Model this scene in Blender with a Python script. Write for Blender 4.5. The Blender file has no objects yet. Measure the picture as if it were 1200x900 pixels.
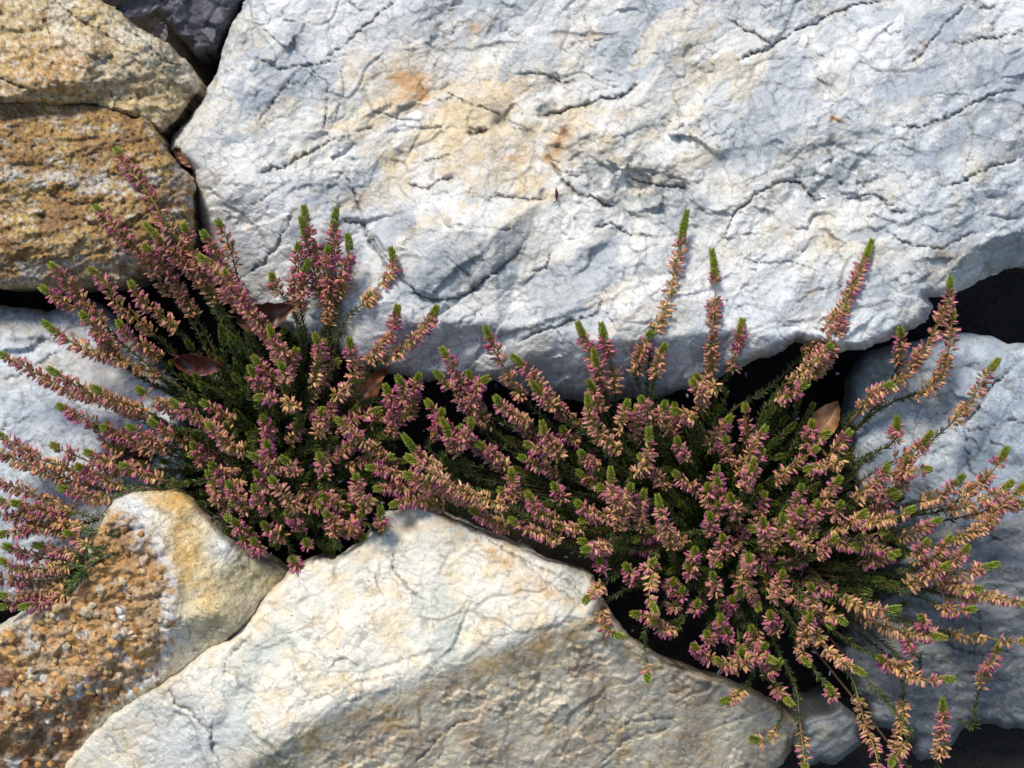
import bpy, math, random
import numpy as np

# ------------------------------------------------------------------ camera, light, exposure
sc = bpy.context.scene
PHI = math.radians(40)            # the camera looks 40 degrees down at the stony bank
CAMD = 1500.0                     # millimetres from the camera to the zero plane of the bank
AX = np.array([1.0, 0, 0]); AY = np.array([0, math.sin(PHI), math.cos(PHI)]); AZ = np.array([0, -math.cos(PHI), math.sin(PHI)])
ROT = np.stack([AX, AY, AZ])      # bank coordinates (right, up the bank, out of the bank) -> world
UP = np.array([0, math.cos(PHI), math.sin(PHI)])   # world up in bank coordinates
cam_d = bpy.data.cameras.new('camera'); cam = bpy.data.objects.new('camera', cam_d)
sc.collection.objects.link(cam)
cam_d.sensor_width = 36; cam_d.lens = 45; cam_d.clip_end = 200; cam_d.clip_start = .01
cam.location = AZ * CAMD / 1000; cam.rotation_euler = (math.pi/2 - PHI, 0, 0)
sc.camera = cam
SUN = np.array([-0.30, 0.66, 0.69]); SUN /= np.linalg.norm(SUN)      # towards the sun, bank coordinates
sw = SUN @ ROT
elev = math.asin(sw[2]); azim = math.atan2(sw[0], sw[1])
world = bpy.data.worlds.new('World'); sc.world = world; world.use_nodes = True
wn = world.node_tree; bg = wn.nodes['Background']
sky = wn.nodes.new('ShaderNodeTexSky'); sky.sky_type = 'NISHITA'; sky.sun_disc = False
sky.sun_elevation = elev; sky.sun_rotation = azim
wn.links.new(sky.outputs[0], bg.inputs[0]); bg.inputs[1].default_value = 0.14
sd_ = bpy.data.lights.new('sun', 'SUN'); sd_.energy = 3.3; sd_.angle = math.radians(15.0); sd_.color = (1, .94, .84)
sun = bpy.data.objects.new('sun', sd_); sc.collection.objects.link(sun)
from mathutils import Vector
sun.rotation_euler = Vector(sw).to_track_quat('Z', 'Y').to_euler(); sun.location = (0, 0, 3)
sc.view_settings.view_transform = 'Standard'; sc.view_settings.look = 'None'
sc.view_settings.exposure = 0.3; sc.view_settings.gamma = 1
sc.cycles.max_bounces = 6

# ------------------------------------------------------------------ helpers
def unproj(x, y, w):
    "bank coordinates (mm) of the point seen at x, y of the view and standing w out of the zero plane"
    f = (CAMD - w) / CAMD
    return np.stack([(x - 600) * f, -(y - 450) * f, w + 0*x], -1)

def link(name, me, parent=None, loc=None):
    o = bpy.data.objects.new(name, me); sc.collection.objects.link(o)
    if parent is not None: o.parent = parent
    if loc is not None: o.location = loc
    return o

def tag(o, label=None, cat=None, group=None, kind=None):
    for k, v in (('label', label), ('category', cat), ('group', group), ('kind', kind)):
        if v: o[k] = v
    return o

def mesh_np(name, V, F, mat, col=None, smooth=True, loops=None):
    "V in metres, F (n,3) or (n,4) array, col per vertex"
    me = bpy.data.meshes.new(name)
    V = np.asarray(V, np.float32); F = np.asarray(F, np.int32); k = F.shape[1]
    me.vertices.add(len(V)); me.vertices.foreach_set('co', V.ravel())
    me.loops.add(F.size); me.loops.foreach_set('vertex_index', F.ravel())
    me.polygons.add(len(F)); me.polygons.foreach_set('loop_start', np.arange(len(F), dtype=np.int32) * k)
    me.polygons.foreach_set('loop_total', np.full(len(F), k, np.int32))
    me.polygons.foreach_set('use_smooth', np.full(len(F), smooth, bool))
    me.update(calc_edges=True); me.validate()
    if col is not None:
        a = me.attributes.new('col', 'FLOAT_COLOR', 'POINT')
        c = np.ones((len(V), 4), np.float32); c[:, :3] = col
        a.data.foreach_set('color', c.ravel())
    me.materials.append(mat)
    return me

# noise ------------------------------------------------------------
def _h(ix, iy, s):
    n = (ix.astype(np.int64) * 374761393 + iy.astype(np.int64) * 668265263 + s * 1274126177) & 0xffffffff
    n = ((n ^ (n >> 13)) * 1103515245) & 0xffffffff
    n = ((n ^ (n >> 16)) * 69069 + 12345) & 0xffffffff
    return ((n ^ (n >> 15)) & 0xffffff) / float(0xffffff)

def noise(x, y, s):
    x0 = np.floor(x); y0 = np.floor(y); fx = x - x0; fy = y - y0
    def g(dx, dy):
        a = _h(x0 + dx, y0 + dy, s) * 6.28318
        return np.cos(a) * (fx - dx) + np.sin(a) * (fy - dy)
    u = fx*fx*fx*(fx*(fx*6-15)+10); v = fy*fy*fy*(fy*(fy*6-15)+10)
    a = g(0, 0); b = g(1, 0); c = g(0, 1); d = g(1, 1)
    return 1.5 * ((a + (b-a)*u) * (1-v) + (c + (d-c)*u) * v)

def fbm(x, y, sc_, s, o=4, gain=.5, ridge=False):
    r = 0; a = 1; t = 0; f = 1 / sc_
    for i in range(o):
        n = noise(x*f + i*17.3, y*f - i*9.1, s + i*7)
        if ridge: n = 1 - 2*np.abs(n)
        r = r + a*n; t += a; a *= gain; f *= 2.03
    return r / t

def worley(x, y, s):
    x0 = np.floor(x); y0 = np.floor(y)
    F1 = np.full(x.shape, 9.); F2 = F1.copy(); CX = x*0; CY = x*0; R = x*0; R2 = x*0; R3 = x*0
    for dx in (-1, 0, 1):
        for dy in (-1, 0, 1):
            cx = x0+dx; cy = y0+dy
            px = cx + _h(cx, cy, s); py = cy + _h(cx, cy, s+1)
            d = np.hypot(px-x, py-y); m = d < F1
            F2 = np.where(m, F1, np.minimum(F2, d))
            F1 = np.where(m, d, F1)
            CX = np.where(m, x-px, CX); CY = np.where(m, y-py, CY)
            R = np.where(m, _h(cx, cy, s+2), R); R2 = np.where(m, _h(cx, cy, s+3), R2); R3 = np.where(m, _h(cx, cy, s+4), R3)
    return F1, F2, CX, CY, R, R2, R3

def flakes(x, y, size, amp, tilt, s, ang=0., stretch=1., warp=.24):
    "broken chips: every cell a small tilted plane at its own height"
    wx = x + warp*size*fbm(x, y, size*1.1, s+50, 3); wy = y + warp*size*fbm(x, y, size*1.1, s+60, 3)
    c, n = math.cos(ang), math.sin(ang)
    u = (wx*c + wy*n) / (size*stretch); v = (-wx*n + wy*c) / size
    F1, F2, CX, CY, R, R2, R3 = worley(u, v, s)
    return amp*(R-.5)*2 + tilt*size*((R2-.5)*CX*stretch + (R3-.5)*CY), F2-F1, R

def facets(x, y, size, amp, s, ang=0., stretch=1., warp=.3):
    "broken planes: heights on a skewed triangle net, joined by flat faces with crisp edges"
    wx = x + warp*size*fbm(x, y, size*1.6, s+50, 2); wy = y + warp*size*fbm(x, y, size*1.6, s+60, 2)
    c, n = math.cos(ang), math.sin(ang)
    u = (wx*c + wy*n)/(size*stretch); v = (-wx*n + wy*c)/size
    u, v = u + v*.5, v
    x0 = np.floor(u); y0 = np.floor(v); fx = u-x0; fy = v-y0
    a = _h(x0, y0, s); b = _h(x0+1, y0, s); cc = _h(x0, y0+1, s); d = _h(x0+1, y0+1, s)
    lo = a + (b-a)*fx + (cc-a)*fy
    up = d + (cc-d)*(1-fx) + (b-d)*(1-fy)
    return amp*(np.where(fx+fy < 1, lo, up)-.5)*2

def sstep(a, b, x):
    t = np.clip((x-a)/(b-a), 0, 1); return t*t*(3-2*t)

def polydist(X, Y, pts, closed=False):
    "distance to a polyline, and signed side (positive below / right-hand of its direction)"
    P = [np.array(p, float) for p in pts]
    n = len(P); best = np.full(X.shape, 1e9); side = np.zeros(X.shape); along = np.zeros(X.shape)
    tot = 0
    for i in range(n if closed else n-1):
        a = P[i]; b = P[(i+1) % n]; d = b-a; L2 = max(d@d, 1e-6); L = math.sqrt(L2)
        t = np.clip(((X-a[0])*d[0] + (Y-a[1])*d[1]) / L2, 0, 1)
        qx = X - a[0] - t*d[0]; qy = Y - a[1] - t*d[1]
        dd = np.hypot(qx, qy); m = dd < best
        best = np.where(m, dd, best); side = np.where(m, np.sign(d[0]*(Y-a[1]) - d[1]*(X-a[0])), side)
        along = np.where(m, tot + t*L, along); tot += L
    return best, side, along / max(tot, 1e-6)

def inside(X, Y, pts):
    r = np.zeros(X.shape, bool); n = len(pts)
    for i in range(n):
        x1, y1 = pts[i]; x2, y2 = pts[(i+1) % n]
        c = ((y1 > Y) != (y2 > Y)) & (X < (x2-x1)*(Y-y1)/((y2-y1) if y2 != y1 else 1e-9) + x1)
        r ^= c
    return r

def P(s):
    v = [float(t) for t in s.replace(',', ' ').split()]
    return list(zip(v[0::2], v[1::2]))

# ------------------------------------------------------------------ materials
def new_mat(name):
    m = bpy.data.materials.new(name); m.use_nodes = True
    return m, m.node_tree, m.node_tree.nodes['Principled BSDF']

def stone_mat(name, rough=.72, grain=.22, bump=.35, fine=900):
    m, nt, b = new_mat(name); N = nt.nodes; L = nt.links
    at = N.new('ShaderNodeAttribute'); at.attribute_name = 'col'
    tc = N.new('ShaderNodeTexCoord')
    n1 = N.new('ShaderNodeTexNoise'); n1.inputs['Scale'].default_value = fine*.45; n1.inputs['Detail'].default_value = 5; n1.inputs['Roughness'].default_value = .7
    n2 = N.new('ShaderNodeTexNoise'); n2.inputs['Scale'].default_value = fine*.08; n2.inputs['Detail'].default_value = 6; n2.inputs['Roughness'].default_value = .65
    L.new(tc.outputs['Object'], n1.inputs['Vector']); L.new(tc.outputs['Object'], n2.inputs['Vector'])
    r1 = N.new('ShaderNodeMapRange'); r1.inputs[1].default_value = .3; r1.inputs[2].default_value = .7; r1.inputs[3].default_value = 1-grain; r1.inputs[4].default_value = 1+grain*.7
    r2 = N.new('ShaderNodeMapRange'); r2.inputs[1].default_value = .3; r2.inputs[2].default_value = .7; r2.inputs[3].default_value = 1-grain*.8; r2.inputs[4].default_value = 1+grain*.5
    L.new(n1.outputs[0], r1.inputs[0]); L.new(n2.outputs[0], r2.inputs[0])
    n3 = N.new('ShaderNodeTexNoise'); n3.inputs['Scale'].default_value = fine*.2; n3.inputs['Detail'].default_value = 4; n3.inputs['Distortion'].default_value = 1.2
    L.new(tc.outputs['Object'], n3.inputs['Vector'])
    r3 = N.new('ShaderNodeMapRange'); r3.inputs[1].default_value = .30; r3.inputs[2].default_value = .42; r3.inputs[3].default_value = 1-grain*1.6; r3.inputs[4].default_value = 1
    L.new(n3.outputs[0], r3.inputs[0])
    mu0 = N.new('ShaderNodeMath'); mu0.operation = 'MULTIPLY'; L.new(r1.outputs[0], mu0.inputs[0]); L.new(r3.outputs[0], mu0.inputs[1]); r1 = mu0
    mu = N.new('ShaderNodeMath'); mu.operation = 'MULTIPLY'; L.new(r1.outputs[0], mu.inputs[0]); L.new(r2.outputs[0], mu.inputs[1])
    vm = N.new('ShaderNodeVectorMath'); vm.operation = 'SCALE'; L.new(at.outputs['Color'], vm.inputs[0]); L.new(mu.outputs[0], vm.inputs['Scale'])
    L.new(vm.outputs[0], b.inputs['Base Color'])
    b.inputs['Roughness'].default_value = rough
    bp = N.new('ShaderNodeBump'); bp.inputs['Strength'].default_value = bump; bp.inputs['Distance'].default_value = .0025
    L.new(n1.outputs[0], bp.inputs['Height'])
    bp2 = N.new('ShaderNodeBump'); bp2.inputs['Strength'].default_value = bump; bp2.inputs['Distance'].default_value = .006
    L.new(n2.outputs[0], bp2.inputs['Height']); L.new(bp.outputs[0], bp2.inputs['Normal']); L.new(bp2.outputs[0], b.inputs['Normal'])
    return m

def leaf_mat(name, transl=.25, rough=.5, grain=.15, scale=400):
    m, nt, b = new_mat(name); N = nt.nodes; L = nt.links
    at = N.new('ShaderNodeAttribute'); at.attribute_name = 'col'
    tc = N.new('ShaderNodeTexCoord')
    n1 = N.new('ShaderNodeTexNoise'); n1.inputs['Scale'].default_value = scale; n1.inputs['Detail'].default_value = 3
    L.new(tc.outputs['Object'], n1.inputs['Vector'])
    r1 = N.new('ShaderNodeMapRange'); r1.inputs[1].default_value = .3; r1.inputs[2].default_value = .7; r1.inputs[3].default_value = 1-grain; r1.inputs[4].default_value = 1+grain
    L.new(n1.outputs[0], r1.inputs[0])
    vm = N.new('ShaderNodeVectorMath'); vm.operation = 'SCALE'; L.new(at.outputs['Color'], vm.inputs[0]); L.new(r1.outputs[0], vm.inputs['Scale'])
    L.new(vm.outputs[0], b.inputs['Base Color']); b.inputs['Roughness'].default_value = rough
    tr = N.new('ShaderNodeBsdfTranslucent'); L.new(vm.outputs[0], tr.inputs['Color'])
    mx = N.new('ShaderNodeMixShader'); mx.inputs[0].default_value = transl
    L.new(b.outputs[0], mx.inputs[1]); L.new(tr.outputs[0], mx.inputs[2])
    L.new(mx.outputs[0], N['Material Output'].inputs['Surface'])
    return m

M_QUARTZ = stone_mat('white_quartzite', .6, .15, .5)
M_TAN = stone_mat('tan_stone', .75, .3, .5)
M_RUST = stone_mat('rusty_stone', .8, .38, .6)
M_WARM = stone_mat('cream_quartz', .6, .15, .45)
M_GREY = stone_mat('grey_quartz', .62, .24, .4)
M_DARK = stone_mat('dark_stone', .6, .3, .5)
M_CRYSTAL = stone_mat('crystal_crust', .5, .34, .5)
M_SOIL = stone_mat('soil', .95, .5, .8, 300)
M_FLOWER = leaf_mat('heath_petals', .28, .5, .12)
M_LEAF = leaf_mat('heath_needles', .2, .5, .25)
M_STEM = leaf_mat('heath_stem', .0, .8, .3)
M_DEAD = leaf_mat('dry_leaf', .22, .38, .35, 120)

# ------------------------------------------------------------------ rocks
HM = np.full((620, 820), -400.0)       # height of the stones, 2 mm cells, origin (-200,-170)

def rock(name, label, outline, hfun, cfun, mat, step=1.8, R=26., drop=70., rough=7., seed=1, deep=-230., lines=(), cat='stone', hair=((95, .02, 3.4), (40, .03, 1.6), (18, .05, 1.0), (9, .08, .6)), hang=-.45, hdark=.8):
    pts = P(outline)
    xs = np.array([p[0] for p in pts]); ys = np.array([p[1] for p in pts])
    gx = np.arange(xs.min()-12, xs.max()+12, step); gy = np.arange(ys.min()-12, ys.max()+12, step)
    X, Y = np.meshgrid(gx, gy)
    WX = X + rough*fbm(X, Y, 45, seed+1, 5, .6); WY = Y + rough*fbm(X, Y, 45, seed+2, 5, .6)
    d, _, _ = polydist(WX, WY, pts, True)
    s = np.where(inside(WX, WY, pts), d, -d)
    H = hfun(X, Y)
    # narrow cracks and ledges traced on the stone
    CR = np.zeros(X.shape)
    for kind, spec, a, b in lines:
        q = P(spec); qx = [p[0] for p in q]; qy = [p[1] for p in q]
        pad = 14 if kind == 'c' else b*4 + 12
        i0, i1 = np.searchsorted(gx, [min(qx)-pad, max(qx)+pad]); j0, j1 = np.searchsorted(gy, [min(qy)-pad, max(qy)+pad])
        if i1 <= i0 or j1 <= j0: continue
        sl = (slice(j0, j1), slice(i0, i1))
        jx = X[sl] + 5*fbm(X[sl], Y[sl], 26, 91, 3, .5) + 2.6*fbm(X[sl], Y[sl], 6, 92, 2); jy = Y[sl] + 5*fbm(X[sl], Y[sl], 26, 97, 3, .5) + 2.6*fbm(X[sl], Y[sl], 6, 98, 2)
        dd, sid, al = polydist(jx, jy, q)
        endf = np.clip(np.minimum(al, 1-al)*8, 0, 1)
        if kind == 'c':       # crack: depth a, half width b
            va = .30 + 1.1*np.abs(noise(al*11, al*0+.5, int(a*7+len(spec))))
            g = np.exp(-(dd/(.8*b*np.maximum(va, .3)))**1.3) * np.maximum(endf, .2)
            H[sl] -= 1.15*a*g; CR[sl] = np.maximum(CR[sl], np.minimum(g*1.25, 1))
        elif kind == 'l':     # ledge: lower on the side below the line, by a, recovering over b
            e = sstep(-1.5, 2.0, dd*sid)
            H[sl] -= .6*a*(.4+1.2*np.abs(noise(al*6, al*0+.3, int(a*5+len(spec)))))*e*np.exp(-np.maximum(dd*sid, 0)/b)*endf * np.exp(-np.where(sid > 0, 0, dd)/3)
            CR[sl] = np.maximum(CR[sl], .5*np.exp(-((dd*sid-1)/2.2)**2)*endf)
        elif kind == 'p':     # pit
            g = np.exp(-(dd/b)**2); H[sl] -= a*g; CR[sl] = np.maximum(CR[sl], .8*np.exp(-(dd/(b*.8))**2))
    for k, (hs, wd_, dp) in enumerate(hair):
        _, e, _r = flakes(X, Y, hs, 0, 0, seed*13+k*5+800, hang, 1.7, .38)
        mk = sstep(*((.05, .3) if k == 0 else (-.12, .22)), fbm(X, Y, 30+hs, seed*7+k+850, 3))
        q = sstep(wd_*2.2, wd_*.5, e)*mk*(.4+.6*_r)
        H = H - dp*q; CR = np.maximum(CR, hdark*q)
    t = np.clip(1 - s/R, 0, 1)
    H = H - drop*(1 - np.sqrt(np.maximum(1 - t**2.4, 0)))
    C = cfun(X, Y, H)
    C = C * (1-.62*np.clip(CR, 0, 1)[..., None]) + np.array([.05, .045, .035])*.62*np.clip(CR, 0, 1)[..., None]
    ins = s > 0
    cell = ins[:-1, :-1] | ins[1:, :-1] | ins[:-1, 1:] | ins[1:, 1:]
    gyv, gxv = np.gradient(s, step)
    gl = np.maximum(np.hypot(gxv, gyv), .2)
    mv = np.clip(-s, 0, step*1.5)
    X2 = np.where(ins, X, X + gxv/gl*mv); Y2 = np.where(ins, Y, Y + gyv/gl*mv)
    used = np.zeros(X.shape, bool)
    used[:-1, :-1] |= cell; used[1:, :-1] |= cell; used[:-1, 1:] |= cell; used[1:, 1:] |= cell
    idx = np.full(X.shape, -1, np.int64); idx[used] = np.arange(used.sum())
    V = unproj(X2[used], Y2[used], H[used]); col = C[used]
    a = idx[:-1, :-1][cell]; b = idx[:-1, 1:][cell]; c = idx[1:, 1:][cell]; e = idx[1:, :-1][cell]
    F = np.stack([a, e, c, b], 1)
    # height map
    hi = ((Y[ins]+170)/2).astype(int); wi = ((X[ins]+200)/2).astype(int)
    ok = (hi >= 0) & (hi < HM.shape[0]) & (wi >= 0) & (wi < HM.shape[1])
    np.maximum.at(HM, (hi[ok], wi[ok]), H[ins][ok])
    # sides: boundary edges extruded to the depth
    ed = np.concatenate([F[:, [0, 1]], F[:, [1, 2]], F[:, [2, 3]], F[:, [3, 0]]])
    n = len(V); key = ed[:, 0]*n + ed[:, 1]; rev = ed[:, 1]*n + ed[:, 0]
    be = ed[~np.isin(key, rev)]
    bv = np.unique(be); mp = np.full(n, -1, np.int64)
    cen = V[bv].mean(0)
    rings = [V]; cols = [col]; faces = [F]; prev = be; base = n
    for k, (sh, z) in enumerate(((.985, .3), (.93, .68), (.8, 1.0))):
        mp[bv] = base + np.arange(len(bv))
        r = V[bv].copy(); nz = fbm(V[bv][:, 0]+k*90, V[bv][:, 1], 60, seed+33+k, 4)*10
        r[:, :2] = cen[:2] + (r[:, :2]-cen[:2])*sh + nz[:, None]*.4
        r[:, 2] = r[:, 2]*(1-z) + deep*z + nz*.5
        rings.append(r); cols.append(col[bv]*.9)
        cur = mp[be]
        faces.append(np.stack([prev[:, 1], prev[:, 0], cur[:, 0], cur[:, 1]], 1))
        prev = cur; base += len(bv)
    rings.append(cen[None]*[1, 1, 0] + [[0, 0, deep]]); cols.append(col[:1])
    faces.append(np.stack([prev[:, 1], prev[:, 0], np.full(len(prev), base), np.full(len(prev), base)], 1))
    V = np.concatenate(rings); col = np.concatenate(cols)
    org = np.array([cen[0], cen[1], deep])
    Vw = (V-org) @ ROT / 1000
    quads = np.concatenate(faces[:-1]); tri = faces[-1][:, :3]
    F3 = np.concatenate([quads[:, [0, 1, 2]], quads[:, [0, 2, 3]], tri])
    me = mesh_np(name, Vw, F3, mat, col)
    o = link(name, me, None, org @ ROT / 1000)
    tag(o, label, cat)
    return o, org

def plane(X, Y, x0, y0, h, gx, gy): return h + gx*(X-x0) + gy*(Y-y0)
def smin(a, b, k):
    h = np.clip(.5+.5*(b-a)/k, 0, 1); return b*(1-h) + a*h - k*h*(1-h)
def smins(ls, k):
    r = ls[0]
    for l in ls[1:]: r = smin(r, l, k)
    return r
def spot(X, Y, x, y, rx, ry, ang=0):
    c, s = math.cos(math.radians(ang)), math.sin(math.radians(ang))
    u = ((X-x)*c + (Y-y)*s)/rx; v = (-(X-x)*s + (Y-y)*c)/ry
    return np.exp(-(u*u+v*v))
def mixc(C, col, m):
    m = np.clip(m, 0, 1)[..., None]; return C*(1-m) + np.array(col)*m
def crust(m, X, Y, s, lo=.35, hi=.6):
    "turn a soft region into a ragged patch of small crusty spots"
    _, _, r = flakes(X, Y, 13, 0, 0, s, -.3, 1.6, .5)
    return sstep(lo, hi, m + .55*fbm(X, Y, 14, s+5, 5, .7) + .3*(r-.5))
def stone_detail(X, Y, s, big=(70, 6, .35), mid=(26, 2.2, .4), small=(9, .8, .4), ang=-.45, st=1.8, k=1.0, kb=.5):
    f1, e1, r1 = flakes(X, Y, big[0], big[1]*.45, big[2]*.35, s, ang, st)
    f2, e2, r2 = flakes(X, Y, mid[0], mid[1]*.7, mid[2]*.6, s+11, ang, st)
    f3, e3, r3 = flakes(X, Y, small[0], small[1], small[2], s+23, ang, st*.8)
    m1 = sstep(-.05, .35, fbm(X, Y, 150, s+71, 2)); m2 = sstep(-.1, .3, fbm(X, Y, 110, s+73, 3)); m3 = .25 + .75*sstep(-.1, .3, fbm(X, Y, 60, s+75, 3))
    g = facets(X, Y, 150, 13*kb, s+81, ang+.3, st*.8) + facets(X, Y, 62, 6*kb, s+83, ang-.2, st) + facets(X, Y, 25, 2.6*kb*1.4, s+85, ang+.2, st)*(.35+.65*m2) + facets(X, Y, 10, 1.1, s+87, ang, 1.3)*m3
    n = 3*fbm(X, Y, 150, s+31, 3) + .5*fbm(X, Y, 26, s+37, 5, .62, True)*m2 + .8*fbm(X, Y, 5, s+41, 3, .75)
    return k*(f1*m1 + f2*m2 + f3*m3 + g + n), r1, r2, r3

# --- the big white boulder
def h_big(X, Y):
    h = smins([plane(X, Y, 700, 200, 26, .015, .13),
               plane(X, Y, 650, 388, 50, .05, -1.1) + facets(X, Y, 60, 12, 55, .2, 1.5),
               plane(X, Y, 345, 265, 26, .5, -.42),
               plane(X, Y, 300, 60, 8, .42, .12),
               plane(X, Y, 1085, 300, 40, -.28, -.1)], 6)
    # upward-looking blue shoulder on the right and the broken hollow across the middle
    h = h - 15*spot(X, Y, 745, 225, 85, 24, 26) - 8*spot(X, Y, 985, 195, 75, 40, -20)
    # protruding lump with a downward face
    q = smins([plane(X, Y, 545, 272, 29, 0, .8), plane(X, Y, 545, 272, 27, .05, -.22), plane(X, Y, 484, 305, 10, .9, -.1), plane(X, Y, 606, 285, 8, -.7, -.2)], 2)
    h = h + np.maximum(q, 0)
    h = h - 13*spot(X, Y, 440, 315, 34, 50, 20)
    bz = spot(X, Y, 748, 222, 95, 34, 24) + spot(X, Y, 985, 200, 85, 36, -18) + .6*spot(X, Y, 1000, 250, 120, 30)
    h = h + bz*(flakes(X, Y, 22, 3.2, .7, 57, -.2, 1.8)[0] + facets(X, Y, 16, 4.5, 58, .1, 1.6) + flakes(X, Y, 9, 1.4, .6, 59, -.2, 1.6)[0])
    rc = P('1104,350 1112,322 1136,292 1172,276 1215,268 1330,260 1330,430 1104,430')
    dd, _, _ = polydist(X+5*fbm(X, Y, 18, 71, 4), Y+5*fbm(X, Y, 18, 72, 4), rc, True)
    h = h - 1.7*np.where(inside(X, Y, rc), np.minimum(dd, 70), 0)
    dt, r1, r2, r3 = stone_detail(X, Y, 100, (85, 5, .30), (30, 2.2, .45), (10, 1.0, .5), kb=1.05)
    return h + dt
def c_big(X, Y, H):
    n = fbm(X, Y, 90, 201, 5, .6); n2 = fbm(X, Y, 40, 207, 5, .65); n3 = fbm(X, Y, 14, 209, 4, .6)
    C = np.zeros(X.shape+(3,)) + np.array([.605, .63, .64])
    warm = spot(X, Y, 570, 150, 240, 110, 10) + .6*spot(X, Y, 960, 270, 130, 50, 20) + .5*spot(X, Y, 620, 340, 120, 60) + .5*spot(X, Y, 850, 60, 90, 60) + .35*spot(X, Y, 260, 190, 60, 60)
    C = mixc(C, (.72, .62, .45), 1.0*warm*(.8+.8*n2))
    C = mixc(C, (.72, .56, .33), .6*crust(np.clip(warm, 0, 1)*.9, X, Y, 370, .55, .75))
    C = mixc(C, (.66, .66, .64), .6*sstep(.0, .5, n))
    blue = sstep(.02, .45, n + .35*spot(X, Y, 1090, 130, 170, 110) + .3*spot(X, Y, 330, 120, 90, 90) - .5*spot(X, Y, 570, 170, 170, 80))
    _, e, r = flakes(X, Y, 42, 0, 0, 301, -.5, 2.0)
    C = mixc(C, (.27, .31, .355), .85*blue*sstep(.25, .7, r + .5*n3))
    _, e4, r4 = flakes(X, Y, 15, 0, 0, 331, -.5, 2.0, .6)
    C = mixc(C, (.38, .41, .44), .6*sstep(.58, .66, r4)*sstep(-.25, .2, n - .4*warm))
    C = mixc(C, (.74, .73, .70), .6*sstep(.30, .2, r4))
    C = mixc(C, (.40, .34, .25), .75*sstep(.1, .4, n3)*sstep(-.15, .25, n2))
    C = mixc(C, (.70, .60, .42), .5*sstep(.1, .5, fbm(X, Y, 55, 335, 5, .65)))
    C = mixc(C, (.16, .16, .14), .75*sstep(.44, .6, fbm(X, Y, 8, 337, 3, .6))*sstep(.0, .3, n2))
    och = (.8*spot(X, Y, 480, 100, 38, 30) + .9*spot(X, Y, 655, 165, 10, 32, 20) + .7*spot(X, Y, 600, 185, 45, 9) + .7*spot(X, Y, 560, 30, 26, 8, -25) + .6*spot(X, Y, 705, 40, 30, 8, -15)
           + .8*spot(X, Y, 980, 140, 14, 5, 10) + .6*spot(X, Y, 1078, 55, 14, 7, -50) + .5*spot(X, Y, 885, 158, 12, 8) + .35*spot(X, Y, 590, 110, 60, 26) + .4*spot(X, Y, 430, 30, 50, 20)*0)
    C = mixc(C, (.60, .36, .17), .8*np.clip(och, 0, 1)*(.6+1.3*n3) + .75*crust(np.clip(och, 0, 1.2), X, Y, 360, .5, .8))
    C = mixc(C, (.60, .45, .24), .6*sstep(.12, .5, n2+.3*spot(X, Y, 560, 190, 170, 60)-.12))
    f5, e5, r5 = flakes(X, Y, 26, 0, 0, 341, -.55, 2.2, .4); p5 = fbm(X, Y, 120, 345, 3)
    C = mixc(C, (.37, .405, .44), .75*sstep(.60, .63, r5)*sstep(-.2, .25, p5 - .25*warm))
    C = mixc(C, (.80, .78, .74), .6*sstep(.3, .27, r5)*sstep(-.3, .1, -p5))
    C = mixc(C, (.66, .53, .34), .5*sstep(.44, .46, r5)*sstep(.56, .54, r5)*(.3+warm))
    C = mixc(C, (.27, .29, .31), 1.0*spot(X, Y, 540, 312, 58, 30, -10)*(.8+n3))  # lump face: bluish quartz, with the shade of its downward tilt coloured in
    C = mixc(C, (.31, .34, .385), .7*(spot(X, Y, 1105, 30, 30, 22)+spot(X, Y, 1160, 85, 60, 28, -20)+spot(X, Y, 105+215, 92, 22, 16)+spot(X, Y, 1160, 160, 60, 16, -20)+.7*spot(X, Y, 445, 25, 55, 18, -20)+.6*spot(X, Y, 600, 18, 80, 12))*(.8+1.2*n3))
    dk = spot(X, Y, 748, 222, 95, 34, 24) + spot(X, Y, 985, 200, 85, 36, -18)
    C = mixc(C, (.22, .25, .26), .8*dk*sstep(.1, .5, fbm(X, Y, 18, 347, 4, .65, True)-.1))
    green = spot(X, Y, 830, 160, 55, 28, 15) + spot(X, Y, 960, 185, 50, 25, -30) + .5*spot(X, Y, 640, 105, 60, 18)
    C = mixc(C, (.20, .22, .17), 1.3*green*sstep(.1, .42, n3))
    return C
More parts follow.
